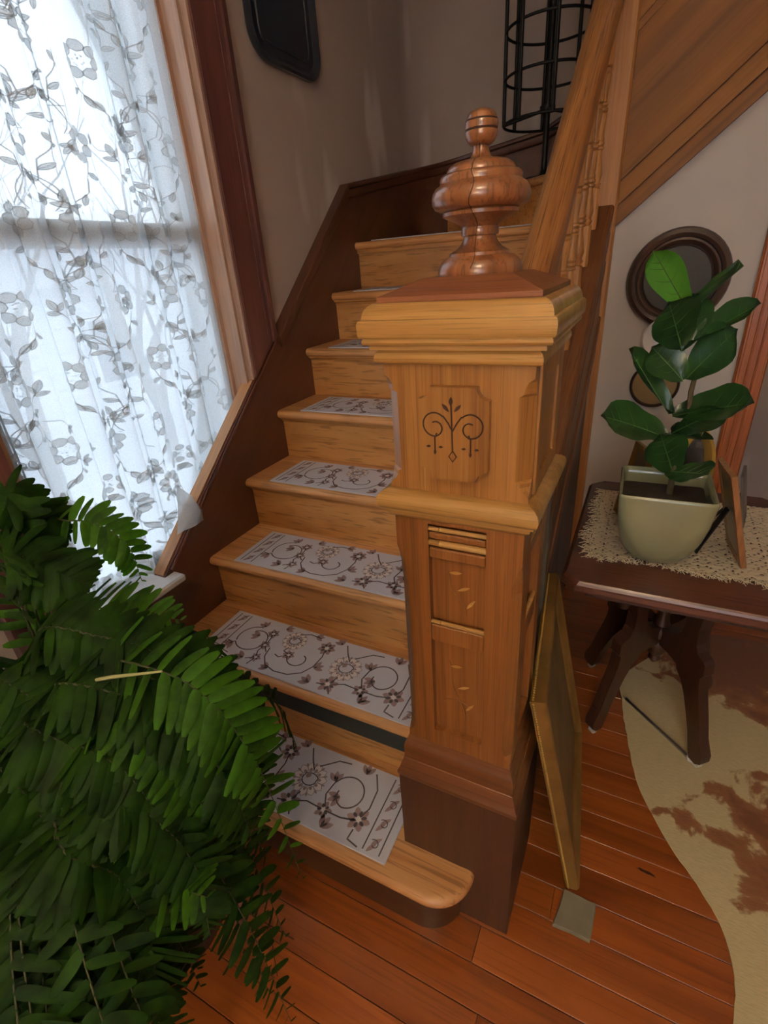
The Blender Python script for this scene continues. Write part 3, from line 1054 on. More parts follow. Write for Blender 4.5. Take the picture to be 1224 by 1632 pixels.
def clothmat(name, col, alpha, trans):
    mt, nt, bs = newmat(name)
    tr = N(nt, 'ShaderNodeBsdfTransparent')
    tl = N(nt, 'ShaderNodeBsdfTranslucent')
    df = N(nt, 'ShaderNodeBsdfDiffuse')
    tc = N(nt, 'ShaderNodeTexCoord')
    wv = N(nt, 'ShaderNodeTexNoise', Scale=900.0, Detail=1.0)
    nt.links.new(tc.outputs['Object'], wv.inputs['Vector'])
    rg = ramp(nt, [(0.3, (max(0, alpha - .18),) * 3), (0.7, (min(1, alpha + .18),) * 3)])
    nt.links.new(wv.outputs['Fac'], rg.inputs['Fac'])
    tl.inputs['Color'].default_value = (*col, 1)
    df.inputs['Color'].default_value = (*col, 1)
    m1 = N(nt, 'ShaderNodeMixShader')
    m1.inputs[0].default_value = trans
    nt.links.new(df.outputs[0], m1.inputs[1])
    nt.links.new(tl.outputs[0], m1.inputs[2])
    m2 = N(nt, 'ShaderNodeMixShader')
    nt.links.new(rg.outputs['Color'], m2.inputs[0])
    nt.links.new(tr.outputs[0], m2.inputs[1])
    nt.links.new(m1.outputs[0], m2.inputs[2])
    nt.links.new(m2.outputs[0], nt.nodes['Material Output'].inputs['Surface'])
    return mt


lace_m = clothmat('lace_net', (.76, .78, .78), .85, .60)
motif_m = clothmat('lace_motif', (.73, .74, .73), .80, .55)
cord_m = clothmat('lace_cord', (.58, .58, .57), .84, .5)
hem_m = clothmat('lace_hem', (.84, .83, .80), .60, .55)

CY0, CY1, CZ0, CZ1 = -.062, .700, .590, 2.55
CU = 0.92      # unfolded width of the cloth
foldp = [0.0]
fr_ = random.Random(21)
NF = 9
for i in range(NF):
    foldp.append(foldp[-1] + fr_.uniform(.7, 1.35))
foldp = [f / foldp[-1] for f in foldp]


def fold_phase(t):
    for i in range(NF):
        if t <= foldp[i + 1] or i == NF - 1:
            return 2 * pi * (i + (t - foldp[i]) / (foldp[i + 1] - foldp[i]))


def cloth(u, v, h):
    """u: metres across the unfolded cloth, v: height, h: offset into the room."""
    t = min(max(u / CU, 0), 1)
    k = (v - CZ0) / (CZ1 - CZ0)
    ph = fold_phase(t) + .35 * sin(3.1 * k + t * 5)
    amp = .015 + .006 * sin(t * 17 + 1.0) - .003 * k
    x = -1.052 + amp * sin(ph)
    y = CY0 + (CY1 - CY0) * t + .0065 * sin(2 * ph + .5) + .006 * sin(ph * .5)
    hemk = max(0, 1 - (v - CZ0) / .25)
    x += .012 * hemk * sin(t * 23)
    zz = v
    if v < CZ0 + .1:
        zz += .018 * sin(t * 9.5) * (CZ0 + .1 - v) / .1
    return Vector((x + h * 1.0, y, zz))


cur = None
b = MB()
NU, NV = 260, 56
vs = [cloth(CU * i / NU, CZ0 + (CZ1 - CZ0) * j / NV, 0) for j in range(NV + 1) for i in range(NU + 1)]
fs = [(j * (NU + 1) + i, j * (NU + 1) + i + 1, (j + 1) * (NU + 1) + i + 1, (j + 1) * (NU + 1) + i) for j in range(NV) for i in range(NU)]
b.add(vs, fs)
# loose corner of the hem folded over the stringer
NJ, NI = 10, 10
ca, cb, ct, cc = px(282, 775, 'x', -1.045), px(318, 797, 'x', -.998), px(326, 829, 'x', -.958), px(282, 853, 'x', -.975)
vs = []
for j in range(NJ + 1):
    for i in range(NI + 1):
        s_, t_ = i / NI, j / NJ
        p_ = (ca * (1 - s_) + cb * s_) * (1 - t_) + (cc * (1 - s_) + ct * s_) * t_
        bow = sin(pi * s_) * sin(pi * t_)
        vs.append(p_ + Vector((.016 * bow + .004 * sin(s_ * 8 + t_ * 3), 0, .008 * bow)))
b.add(vs, [(j * (NI + 1) + i, j * (NI + 1) + i + 1, (j + 1) * (NI + 1) + i + 1, (j + 1) * (NI + 1) + i) for j in range(NJ) for i in range(NI)])
cur = b.build('lace_curtain', lace_m, None, smooth=80, recalc=False)
tag(cur, 'sheer white floral lace curtain hanging in folds over the stair window', 'curtain')

D = Draw()
lr = random.Random(5)


def vine(pts, mapf, w=.0022, h=.0012):
    D.ribbon(pts, w, mapf, h)


def flower(cx, cy, r, mapf, rot=0.0, n=8):
    for i in range(n):
        a = rot + 2 * pi * i / n
        D.petal(cx, cy, a, r * .62, r * .58, mapf, .0009, off=r * .38, notch=r * .10, outline=.0016, pw=.75)
    for i in range(9):
        a = lr.uniform(0, 2 * pi)
        q = r * .26 * sqrt(lr.random())
        D.petal(cx + q * cos(a), cy + q * sin(a), a, .0035, .0035, mapf, .0010)


def leaf(cx, cy, ang, ln, mapf):
    D.petal(cx, cy, ang, ln, ln * .42, mapf, .0009, outline=.0015)
    D.ribbon([(cx, cy), (cx + ln * .8 * cos(ang), cy + ln * .8 * sin(ang))], .0011, mapf, .0013)


def spiral(cx, cy, r0, r1, a0, a1, n=26):
    return [(cx + (r0 + (r1 - r0) * k / n) * cos(a0 + (a1 - a0) * k / n), cy + (r0 + (r1 - r0) * k / n) * sin(a0 + (a1 - a0) * k / n)) for k in range(n + 1)]


def motif(u, v, mir, mapf):
    f = -1 if mir else 1

    def q(a, b_):
        return (u + f * a, v + b_)

    def A(x):
        return x if f > 0 else pi - x
    flower(*q(0, 0), .040, mapf, lr.uniform(0, 1), 7)
    vine([q(-.02, -.03), q(-.01, -.06), q(.02, -.095), q(.055, -.12), q(.10, -.13)], mapf)
    for (a, b_, an, ln) in ((-.012, -.055, 3.6, .026), (-.006, -.066, 5.2, .026), (.022, -.095, 2.3, .028), (.03, -.10, 5.0, .026), (.055, -.12, 1.4, .028), (.066, -.122, 4.9, .024), (.10, -.13, .3, .03), (.10, -.13, 1.2, .022), (.10, -.13, -.7, .022)):
        leaf(*q(a, b_), A(an), ln, mapf)
    vine([q(.03, .02)] + [q(*s_) for s_ in spiral(.075, .055, .052, .022, 3.9, -1.2)], mapf)
    vine([q(.02, .03), q(.045, .08), q(.04, .12), q(.015, .15)], mapf)
    for (a, b_, an, ln) in ((.045, .08, .3, .026), (.043, .10, 2.6, .026), (.015, .15, 1.9, .03), (.015, .15, 1.0, .024), (.02, .145, 3.0, .024), (.10, .04, 0.2, .024), (.085, .075, 1.2, .022)):
        leaf(*q(a, b_), A(an), ln, mapf)


cnt = 0
for jr in range(10):
    v0 = 1.01 + jr * .172
    for ic in range(6):
        u0 = .03 + ic * .165 + (.082 if jr % 2 else 0)
        if u0 > CU - .03 or v0 > 2.45:
            continue
        motif(u0 + lr.uniform(-.012, .012), v0 + lr.uniform(-.015, .015), (ic + jr) % 2 == 1, cloth)
for k in range(70):
    u0, v0 = lr.uniform(.03, CU - .03), lr.uniform(.98, 2.45)
    an = lr.uniform(0, 2 * pi)
    D.ribbon([(u0, v0), (u0 + .02 * cos(an), v0 + .02 * sin(an)), (u0 + .045 * cos(an + .4), v0 + .045 * sin(an + .4))], .0018, cloth, .0012)
    for da, ln in ((-.7, .020), (.1, .024), (.9, .020)):
        leaf(u0, v0, an + pi + da, ln, cloth)
# deep border of larger blooms and scrolling leaves above the hem
for ic in range(6):
    u0 = .05 + ic * .155
    flower(u0, .80 + .02 * (ic % 2), .048, cloth, .3 * ic, 10)
    flower(u0 + .085, .895, .030, cloth, .5, 5)
    flower(u0 + .09, .70, .034, cloth, .2, 7)
    for s_ in (-1, 1):
        vine([(u0 + .09 + s_ * x, y) for x, y in spiral(.045, .77, .048, .014, -2.0, 3.2)], cloth, .0045)
        vine([(u0 + s_ * x, y) for x, y in spiral(.040, .675, .040, .010, 2.6, -2.6)], cloth, .0055)
        for (a, b_, an, ln) in ((.03, .86, 1.0, .045), (.055, .845, .4, .04), (.02, .735, -.8, .04), (.06, .655, -.4, .05), (.02, .64, -1.2, .04), (.075, .725, .3, .04)):
            leaf(u0 + s_ * a, b_, an if s_ > 0 else pi - an, ln, cloth)
    for kk in range(5):
        D.petal(u0 + .03 * kk, .612, pi / 2, .028, .024, cloth, .0008, outline=.0014)
D.ribbon([(0.004, .596), (CU - .004, .596)], .010, cloth, .0007, .008)
D.ribbon([(0.006, .60), (0.006, 2.54)], .012, cloth, .0007, .03)
D.fill.build('lace_flowers', motif_m, cur, recalc=False)['kind'] = 'stuff'
D.rib.build('lace_outline', cord_m, cur, recalc=False)['kind'] = 'stuff'
rod = thing('curtain_rod', 'thin white rod carrying the lace curtain at the window head', 'curtain rod', (-1.05, .34, 2.566))
MB().tube([(-1.052, WY0 - .0, 2.566), (-1.052, WY1, 2.566)], .006, 10).build('rod', white_m, rod, smooth=50)

# ------------------------------------------------------------------ outside: ground, neighbour house, bare trees
snow_m = plain('snowy_ground', srgb(214, 218, 224), 0.9, bump=0.3, bscale=3, var=0.12)
gr = MB().box((-40, -25, -1.2), (-1.7, 30, -1.0)).build('ground', snow_m)
gr['kind'] = 'structure'
sid_m = plain('pale_siding', srgb(222, 226, 232), 0.7)
roof_m = plain('pale_roof', srgb(168, 172, 180), 0.8, bump=0.4, bscale=30, var=.1)
hs = thing('neighbour_house', 'pale clapboard house seen through the curtain beyond the window', 'house', (-9, 5, -1.0))
HX = -7.6
for k in range(14):
    z0 = -1.0 + k * .17
    MB().box((HX - 3, 1.2, z0), (HX + (.02 if k % 1 == 0 else 0) - .002 * k, 8.5, z0 + .165)).build('clapboard', sid_m, hs)
MB().prism([(HX - 3.3, 1.38), (HX + .25, 1.36), (HX + .25, 1.42), (HX - 1.4, 2.2), (HX - 3.3, 1.6)], lambda x, z, y: (x, y, z), 0.9, 8.8).build('roof', roof_m, hs)
for y0 in (2.2, 4.6, 6.8):
    fr0 = MB().box((HX + .02, y0, -.1), (HX + .05, y0 + .8, 1.0)).build('window', white_m, hs)
    MB().box((HX + .05, y0 + .08, -.02), (HX + .055, y0 + .72, .92)).build('pane', plain('house_pane', srgb(120, 132, 146), .2) if 'house_pane' not in MATS else MATS['house_pane'], fr0)
bark_m = plain('grey_bark', srgb(112, 108, 108), 0.9, bump=0.6, bscale=25, var=.3)


def tree(name, label, base, h, seed, group):
    rr_ = random.Random(seed)
    t = thing(name, label, 'tree', base, group)
    b = MB()
    tw = MB()

    def grow(p_, d, ln, r_, depth):
        n = 4
        pts = [p_]
        rad = [r_]
        for k in range(n):
            d = (d + Vector((rr_.uniform(-.22, .22), rr_.uniform(-.22, .22), rr_.uniform(-.05, .16)))).normalized()
            pts.append(pts[-1] + d * ln / n)
            rad.append(r_ * (1 - .45 * (k + 1) / n))
        (b if depth < 2 else tw).tube(pts, rad, 6 if depth < 2 else 4)
        if depth < 4:
            m_ = 3 if depth < 3 else 4
            for k in range(m_):
                i_ = rr_.randint(1, n)
                dd = (d + Vector((rr_.uniform(-1, 1), rr_.uniform(-1, 1), rr_.uniform(-.1, .7))) * .85).normalized()
                grow(pts[i_], dd, ln * rr_.uniform(.55, .8), rad[i_] * .62, depth + 1)
    grow(Vector(base), Vector((0, 0, 1)), h * .42, h * .016, 0)
    b.build('trunk', bark_m, t)
    tw.build('branches', bark_m, t)


tree('bare_tree', 'bare winter tree with a thin trunk just outside the window', (-4.6, 1.9, -1.05), 5.6, 3, 'bare trees outside')
tree('bare_tree', 'taller bare winter tree standing farther behind beside the house', (-6.9, .6, -1.05), 7.5, 8, 'bare trees outside')
tree('bare_tree', 'leaning bare winter tree nearest the pale house wall', (-5.8, 4.2, -1.05), 6.4, 12, 'bare trees outside')

# ------------------------------------------------------------------ stair mats
mat_m = plain('mat_grey_weave', srgb(208, 205, 213), 0.95, bump=0.5, bscale=700, var=.04, sheen=.2)
mline_m = plain('mat_line', srgb(78, 68, 70), 0.95)
mmauve_m = plain('mat_mauve', srgb(158, 132, 130), 0.95)
mpale_m = plain('mat_taupe', srgb(226, 216, 212), 0.95)
MLEN, MDEP, MTH = .745, .206, .004
mat_base = MB().bbox((-MLEN / 2, 0, 0), (MLEN / 2, MDEP, MTH), .0015)
base_ob = mat_base.build('mat_body', mat_m)
M = Draw()


def mm(s, t, h):
    return (s - MLEN / 2, t, MTH + h)


def mrib(pts, w=.0037):
    M.ribbon(pts, w, mm, .0004, .004)


def mflower(s, t, r, n=6, rot=0.0):
    r *= 1.2
    for i in range(n):
        a = rot + 2 * pi * i / n
        M.petal(s, t, a, r * .75, r * .5, mm, .0003, off=r * .25)
    for i in range(n):
        a = rot + 2 * pi * (i + .5) / n
        M.petal(s, t, a, r * .5, r * .28, mm, .0004, off=r * .2, tgt=M.rib)
    M.petal(s - r * .22, t, 0, r * .44, r * .44, mm, .0006, tgt=M.fill2)


def mlotus(s, t, r, rot=0.0):
    for i in range(11):
        a = rot + 2 * pi * i / 11
        M.petal(s, t, a, r * .58, r * .42, mm, .0003, off=r * .42, tgt=M.fill2, outline=.0011)
        M.petal(s, t, a, r * .22, r * .18, mm, .0004, off=r * .46)
        M.petal(s, t, a + .28, r * .20, r * .12, mm, .0005, off=r * .80)
    d = [(s + r * .42 * cos(rot + q) * (1 if cos(q) < .5 else 1.25), t + r * .36 * sin(rot + q)) for q in [2 * pi * k / 20 for k in range(21)]]
    mrib(d, .0028)
    M.petal(s - r * .2, t, rot, r * .4, r * .3, mm, .0005)


def mbud(s, t, ang, r):
    for da in (-.6, 0, .6):
        M.petal(s, t, ang + da, r * 1.3, r * .55, mm, .0003)
    M.petal(s, t, ang, r * .5, r * .3, mm, .0005, tgt=M.rib)


for s_ in (.020, .062, .683, .725):
    mrib([(s_, .010), (s_, .196)], .0032)
for s0 in (.041, .704):
    for t0 in (.028, .078, .128, .176):
        mrib(spiral(s0, t0, .013, .004, 2.4, -2.6, 14), .0022)
        M.petal(s0 - .012, t0 - .02, 1.0, .03, .010, mm, .0003)
        M.petal(s0 + .012, t0 + .02, 4.0, .03, .010, mm, .0003)
mrib([(.066, .075), (.085, .072)] + spiral(.138, .112, .056, .050, 3.8, 6.0, 14) + spiral(.138, .112, .05, .03, 6.0, 8.4, 14))
mrib(spiral(.138, .112, .054, .050, 3.7, 1.6, 14))
mbud(.088, .074, 4.2, .026)
mbud(.150, .128, 3.4, .024)
mbud(.140, .166, 2.2, .022)
mflower(.185, .150, .018)
mbud(.21, .182, .6, .022)
mflower(.192, .098, .017, 5)
mrib([(.192, .098), (.188, .07), (.20, .045), (.192, .012)])
mrib([(.20, .045), (.172, .03)])
mbud(.165, .03, 3.1, .026)
mflower(.20, .045, .016, 5)
mrib([(.185, .15), (.192, .125), (.192, .098), (.215, .075)])
mlotus(.268, .148, .040, 1.2)
mrib([(.215, .095), (.222, .06), (.245, .032), (.285, .02), (.33, .024), (.365, .045), (.382, .078), (.385, .12), (.378, .15)])
mbud(.262, .022, 3.0, .022)
mbud(.385, .075, .6, .024)
mrib([(.268, .118), (.262, .10), (.285, .092)] + spiral(.325, .090, .040, .016, 2.9, 7.4, 26))
mrib([(.285, .088), (.262, .072), (.245, .078)])
mflower(.287, .090, .017, 6)
mflower(.378, .158, .024, 7)
mrib([(.268, .178), (.300, .192), (.34, .188)])
mbud(.32, .19, .2, .022)
mbud(.415, .188, 2.4, .022)
mrib([(.43, .192), (.45, .16), (.470, .135)])
mrib([(.478, .15), (.52, .185), (.555, .19)])
mlotus(.472, .108, .048, 1.4)
mrib([(.470, .07), (.458, .036), (.478, .008)])
mrib([(.458, .036), (.425, .03)])
mflower(.457, .038, .026, 5, .4)
mbud(.405, .022, 2.8, .026)
mrib([(.457, .038), (.50, .055), (.55, .052), (.60, .052), (.64, .062)])
mflower(.550, .052, .020, 5, .2)
mrib([(.550, .06), (.535, .09), (.54, .125)] + spiral(.585, .115, .044, .040, 2.7, -1.5, 20) + spiral(.585, .115, .040, .024, -1.5, -3.0, 10))
mbud(.540, .128, 1.9, .024)
mbud(.572, .098, 3.8, .026)
mflower(.642, .066, .026, 6)
mrib([(.642, .066), (.655, .10), (.652, .15), (.630, .19)])
mrib([(.642, .04), (.640, .015), (.67, .008)])
mbud(.605, .178, 1.6, .024)
mbud(.566, .012, 1.2, .026)
pr_line = M.rib.build('printed_vines', mline_m, None, recalc=False)
pr_mauve = M.fill.build('printed_flowers', mmauve_m, None, recalc=False)
pr_pale = M.fill2.build('printed_petals', mpale_m, None, recalc=False)
pr_line['kind'] = 'stuff'
pr_mauve['kind'] = 'stuff'
pr_pale['kind'] = 'stuff'
ORD = ['first', 'second', 'third', 'fourth', 'fifth', 'sixth', 'seventh', 'eighth']
for i in range(1, 9):
    t = thing('stair_mat', 'grey floral stair mat on the %s step up from the floor' % ORD[i - 1], 'stair mat', (-.513, nose_y(i) + .018, i * RISE + .0003), 'grey floral stair mats')
    if i == 1:
        t.location.y += .008
    if i == 8:
        t.location.x = -.535
    t.rotation_euler.z = [0, .004, -.006, .003, -.004, .002, .0, .004, .012][i]
    for src in (base_ob, pr_line, pr_mauve, pr_pale):
        if i == 1:
            c = src
        else:
            c = src.copy()
            COL.objects.link(c)
        c.parent = t

# ------------------------------------------------------------------ tray on the window wall, iron rack on the winder
ty = thing('wall_tray', 'dark navy metal tray with rounded corners hanging on the stair wall', 'tray', (-.99, 1.19, 1.98))


def rrect(y0, y1, z0, z1, r, n=8):
    out = []
    for cy, cz, a0 in ((y1 - r, z1 - r, 0), (y0 + r, z1 - r, pi / 2), (y0 + r, z0 + r, pi), (y1 - r, z0 + r, 3 * pi / 2)):
        for k in range(n + 1):
            a = a0 + pi / 2 * k / n
            out.append((cy + r * cos(a), cz + r * sin(a)))
    return out


b = MB()
ring = []
for off, x in ((.012, -.9995), (.0, -.985), (0, -.972), (.008, -.968), (.016, -.972), (.030, -.984), (.034, -.984)):
    ring.append([(x, y, z) for y, z in rrect(1.0 + off, 1.385 - off, 1.980 + off, 2.56 - off, .085 - off)])
b.loft(ring)
b.build('tray_body', navy_m, ty, smooth=40)
MB().loft([[(x, y, z) for y, z in rrect(1.0 + o_, 1.385 - o_, 1.98 + o_, 2.56 - o_, .085 - min(o_, .06))] for o_, x in ((.050, -.9835), (.053, -.980), (.058, -.980), (.061, -.9835))], True, False).build('raised_border', navy_m, ty, smooth=40)

rk = thing('wire_rack', 'tall black iron wire cage on a pole standing on the winder step', 'wire rack', (-.275, 1.95, 9 * RISE))
rc_ = Vector((-.275, 1.95))
RR = .170
for z in (1.860, 2.005, 2.150, 2.295, 2.44, 2.585):
    MB().tube([(rc_.x + RR * cos(t), rc_.y + RR * sin(t), z) for t in [2 * pi * k / 40 for k in range(41)]], .0052, 8, caps=False).build('ring', black_m, rk, smooth=60)
for k in range(8):
    t = 2 * pi * k / 8 + .3
    MB().tube([(rc_.x + RR * cos(t), rc_.y + RR * sin(t), 1.858), (rc_.x + RR * cos(t), rc_.y + RR * sin(t), 2.588)], .0075, 8).build('upright', black_m, rk, smooth=60)
MB().tube([(rc_.x, rc_.y, 9 * RISE), (rc_.x, rc_.y, 2.62)], .011, 10).build('pole', black_m, rk, smooth=60)
MB().lathe([(.075, 0), (.075, .006), (.02, .012), (.011, .03)], (rc_.x, rc_.y, 9 * RISE), 20).build('pole_foot', black_m, rk, smooth=40)
for k in range(4):
    t = 2 * pi * k / 4 + .3
    MB().tube([(rc_.x, rc_.y, 1.90), (rc_.x + RR * cos(t), rc_.y + RR * sin(t), 1.862)], .006, 8).build('spoke', black_m, rk, smooth=60)
MB().lathe([(.0, .0), (.03, 0), (.03, .02), (.0, .02)], (rc_.x, rc_.y, 1.89), 16).build('hub', black_m, rk, smooth=40)

# ------------------------------------------------------------------ pictures on the hall wall, door trim


def wall_disc(name, label, cat, cx, cz, prof, mats):
    """prof: list of [(r, depth)...] groups, one per material; disc faces -y."""
    t = thing(name, label, cat, (cx, 1.499, cz))
    for nm, pr, mt in prof:
        b = MB()
        n = 44
        rings = [[(cx + r_ * cos(2 * pi * k / n), 1.4995 - d, cz + r_ * sin(2 * pi * k / n)) for k in range(n)] for r_, d in pr]
        b.loft(rings, True, nm in ('picture', 'mat_board', 'ornament', 'plate_body'))
        b.build(nm, mt, t, smooth=35)
    return t


pic_dark = plain('dark_picture', srgb(44, 44, 40), 0.55, var=0.3)
wall_disc('oval_frame', 'large round dark walnut picture frame on the hall wall above the plant', 'picture frame', .276, 1.274,
          [('frame', [(.150, 0), (.1555, .006), (.1555, .016), (.150, .024), (.138, .028), (.128, .024), (.124, .016), (.118, .018), (.112, .014), (.108, .008), (.104, .004)], walnutframe_m),
           ('inner_rim', [(.1045, .003), (.1045, .007), (.102, .009), (.0995, .007), (.0995, .003)], walnutframe_m),
           ('picture', [(.1035, .001), (.1035, .004), (.001, .004)], pic_dark)], None)
tan_m = plain('tan_mat_board', srgb(150, 122, 78), 0.6, var=.1)
wall_disc('small_frame', 'small round thin-rimmed frame with a tan centre below the large dark frame', 'picture frame', .262, .918,
          [('frame', [(.078, 0), (.0825, .004), (.0825, .012), (.078, .015), (.074, .011), (.073, .004)], walnutframe_m),
           ('mat_board', [(.0745, .001), (.0745, .004), (.001, .004)], tan_m),
           ('ornament', [(.016, .004), (.017, .009), (.011, .014), (.004, .012), (.001, .015)], gilt_m)], None)
plate_m = plain('white_porcelain', srgb(226, 222, 218), 0.3, coat=.4)
wall_disc('wall_plate', 'plain white plate hung between the two round frames', 'plate', .268, 1.085,
          [('plate_body', [(.035, .002), (.066, .022), (.070, .030), (.066, .031), (.048, .022), (.001, .020)], plate_m)], None)
t3 = struct(MB().bbox((.500, 1.472, 0), (.585, 1.4995, 1.84), .004).build('trim_3', door_m))
for x0, x1 in ((.503, .512), (.530, .536), (.552, .558)):
    MB().bbox((x0, 1.468, .2), (x1, 1.474, 1.84), .002).build('trim_reed', door_m, t3)
MB().box((.5155, 1.4996, 0), (.523, 1.579, 1.84)).build('door_reveal', door_m, t3)

# ------------------------------------------------------------------ cowhide, tile, rod on the floor
hide_m, nt, bs = newmat('cowhide_hair')
L = nt.links.new
tc = N(nt, 'ShaderNodeTexCoord')
sep = N(nt, 'ShaderNodeSeparateXYZ')
L(tc.outputs['Object'], sep.inputs[0])
mp = N(nt, 'ShaderNodeMapping')
mp.inputs['Scale'].default_value = (1.0, 1.0, 1.0)
mp.inputs['Location'].default_value = (3.1, 1.7, 0)
L(tc.outputs['Object'], mp.inputs['Vector'])
n1 = N(nt, 'ShaderNodeTexNoise', Scale=9.0, Detail=5.0, Roughness=0.55, Distortion=0.3)
L(mp.outputs[0], n1.inputs['Vector'])
# brown saddle patches on a pale hide
def spot(cx, cy, rad):
    d = N(nt, 'ShaderNodeVectorMath', operation='DISTANCE')
    L(tc.outputs['Object'], d.inputs[0])
    d.inputs[1].default_value = (cx, cy, 0)
    q = N(nt, 'ShaderNodeMath', operation='SUBTRACT')
    q.inputs[0].default_value = rad
    L(d.outputs['Value'], q.inputs[1])
    return q.outputs[0]


def fmax(a, b_):
    q = N(nt, 'ShaderNodeMath', operation='MAXIMUM')
    L(a, q.inputs[0])
    L(b_, q.inputs[1])
    return q.outputs[0]


fld = fmax(fmax(spot(.84, .50, .25), spot(.51, .43, .055)), fmax(spot(.66, 1.17, .27), spot(1.15, .8, .3)))
fk = N(nt, 'ShaderNodeMath', operation='MULTIPLY_ADD')
L(fld, fk.inputs[0])
fk.inputs[1].default_value = 1.6
fk.inputs[2].default_value = -0.0
ad = N(nt, 'ShaderNodeMath', operation='ADD')
L(n1.outputs['Fac'], ad.inputs[0])
L(fk.outputs[0], ad.inputs[1])
r = ramp(nt, [(0.50, srgb(214, 198, 152)), (0.55, srgb(146, 96, 54)), (0.68, srgb(116, 68, 34))])
L(ad.outputs[0], r.inputs['Fac'])
n2 = N(nt, 'ShaderNodeTexNoise', Scale=60.0, Detail=4.0)
mp2 = N(nt, 'ShaderNodeMapping')
mp2.inputs['Rotation'].default_value = (0, 0, .6)
mp2.inputs['Scale'].default_value = (1, 7, 1)
L(tc.outputs['Object'], mp2.inputs['Vector'])
L(mp2.outputs[0], n2.inputs['Vector'])
r2 = ramp(nt, [(0.3, (.72, .70, .64)), (0.65, (1, 1, 1))])
L(n2.outputs['Fac'], r2.inputs['Fac'])
L(mixc(nt, 0.6, r.outputs['Color'], r2.outputs['Color'], 'MULTIPLY'), bs.inputs['Base Color'])
bs.inputs['Roughness'].default_value = 0.7
bs.inputs['Sheen Weight'].default_value = 0.25
bpn = N(nt, 'ShaderNodeBump', Strength=0.35, Distance=0.002)
L(n2.outputs['Fac'], bpn.inputs['Height'])
L(bpn.outputs[0], bs.inputs['Normal'])

edge = [(.300, .93), (.309, .836), (.322, .74), (.338, .656), (.355, .57), (.379, .492), (.419, .413), (.462, .345), (.508, .287), (.542, .232), (.562, .176), (.567, .108), (.560, .039), (.548, -.04), (.56, -.14), (.66, -.22), (.85, -.25), (1.05, -.18), (1.2, -.22), (1.42, -.16), (1.5, .05), (1.46, .3), (1.5, .6), (1.45, .9), (1.3, 1.15), (1.05, 1.25), (.85, 1.30), (.70, 1.31), (.56, 1.28), (.46, 1.18), (.38, 1.06)]
# smooth outline
sm = []
for i in range(len(edge)):
    p0, p1, p2, p3 = [Vector(edge[(i + k) % len(edge)]) for k in (-1, 0, 1, 2)]
    for t in (0, .25, .5, .75):
        sm.append(tuple(.5 * ((2 * p1) + (-p0 + p2) * t + (2 * p0 - 5 * p1 + 4 * p2 - p3) * t * t + (-p0 + 3 * p1 - 3 * p2 + p3) * t ** 3)))
sm = [(x + rnd.uniform(-.0015, .0015), y + rnd.uniform(-.0015, .0015)) for x, y in sm]
c0 = (.95, .55)
b = MB()
rings = []
for k, z in ((1.0, .0008), (.999, .0022), (.985, .0030), (.8, .0030), (.4, .0030), (.02, .0030)):
    rings.append([(c0[0] + (x - c0[0]) * k, c0[1] + (y - c0[1]) * k, z) for x, y in sm])
b.loft(rings)
hd = b.build('cowhide_rug', hide_m, None, smooth=40)
tag(hd, 'brown and cream cowhide rug lying on the orange floorboards', 'rug')

t0 = px(915, 1458, 'z', .006)
b = MB()
tp = [px(*q, 'z', .010) for q in ((900, 1417), (950, 1441), (941, 1499), (880, 1473))]
tp2 = [(tp[i] + (tp[(i + 1) % 4] - tp[i]) * k) for i in range(4) for k in (0, .25, .5, .75)]
tp2 = [(p_.x + rnd.uniform(-.002, .002), p_.y + rnd.uniform(-.002, .002)) for p_ in tp2]
cx_ = sum(p_[0] for p_ in tp2) / 16
cy_ = sum(p_[1] for p_ in tp2) / 16
b.loft([[(x, y, .0006) for x, y in tp2], [(x, y, .009) for x, y in tp2], [(cx_ + (x - cx_) * .95, cy_ + (y - cy_) * .95, .0115) for x, y in tp2]])
tl_ = b.build('stone_tile', stone_m)
tag(tl_, 'small square rough grey stone tile on the floor below the gilt frame', 'tile')
a_, c_ = px(998, 1112, 'z', .013), px(1098, 1205, 'z', .013)
rd = thing('metal_rod', 'thin grey metal rod with a pale knob lying on the cowhide', 'rod', (c_.x, c_.y, .003))
MB().tube([(a_.x, a_.y, .0088), (c_.x, c_.y, .0088)], .0055, 10).build('shaft', chrome_m, rd, smooth=60)
MB().lathe([(.0, 0), (.010, .001), (.0125, .008), (.010, .016), (0, .018)], (c_.x + .004, c_.y - .004, .0032), 16).build('knob', plate_m, rd, smooth=40)

# ------------------------------------------------------------------ gilt frame leaning on the newel
A = Vector((.262, .158, .003))
E1 = Vector((-.052, .475, 0))
LN = E1.length
E1.normalize()
E2 = (Vector((.142, .153, .590)) - A)
HT = E2.length
E2.normalize()
E2 = (E2 - E1 * E2.dot(E1)).normalized()
NN = E1.cross(E2).normalized()
if NN.x < 0:
    NN = -NN
gf = thing('gilt_frame', 'large old gilt picture frame leaning sideways against the newel post', 'picture frame', tuple(A + E1 * LN / 2))


def fp(a, c, d):
    return A + E1 * a + E2 * c + NN * d


def frail(a0, c0_, a1, c1_, inn, nm):
    """one mitred frame side from (a0,c0) to (a1,c1); inn: inward 2D unit vector"""
    pr = [(0, -.034), (0, -.010), (.004, -.004), (.010, -.002), (.016, -.008), (.030, -.014), (.038, -.012), (.042, -.016), (.042, -.034)]
    d = Vector((a1 - a0, c1_ - c0_)).normalized()
    rings = []
    for (a, c, s_) in ((a0, c0_, 1), (a1, c1_, -1)):
        rings.append([fp(a + inn[0] * w_ + d.x * s_ * w_, c + inn[1] * w_ + d.y * s_ * w_, dd) for w_, dd in pr])
    return MB().loft(rings).build(nm, gilt_m, gf, smooth=35)


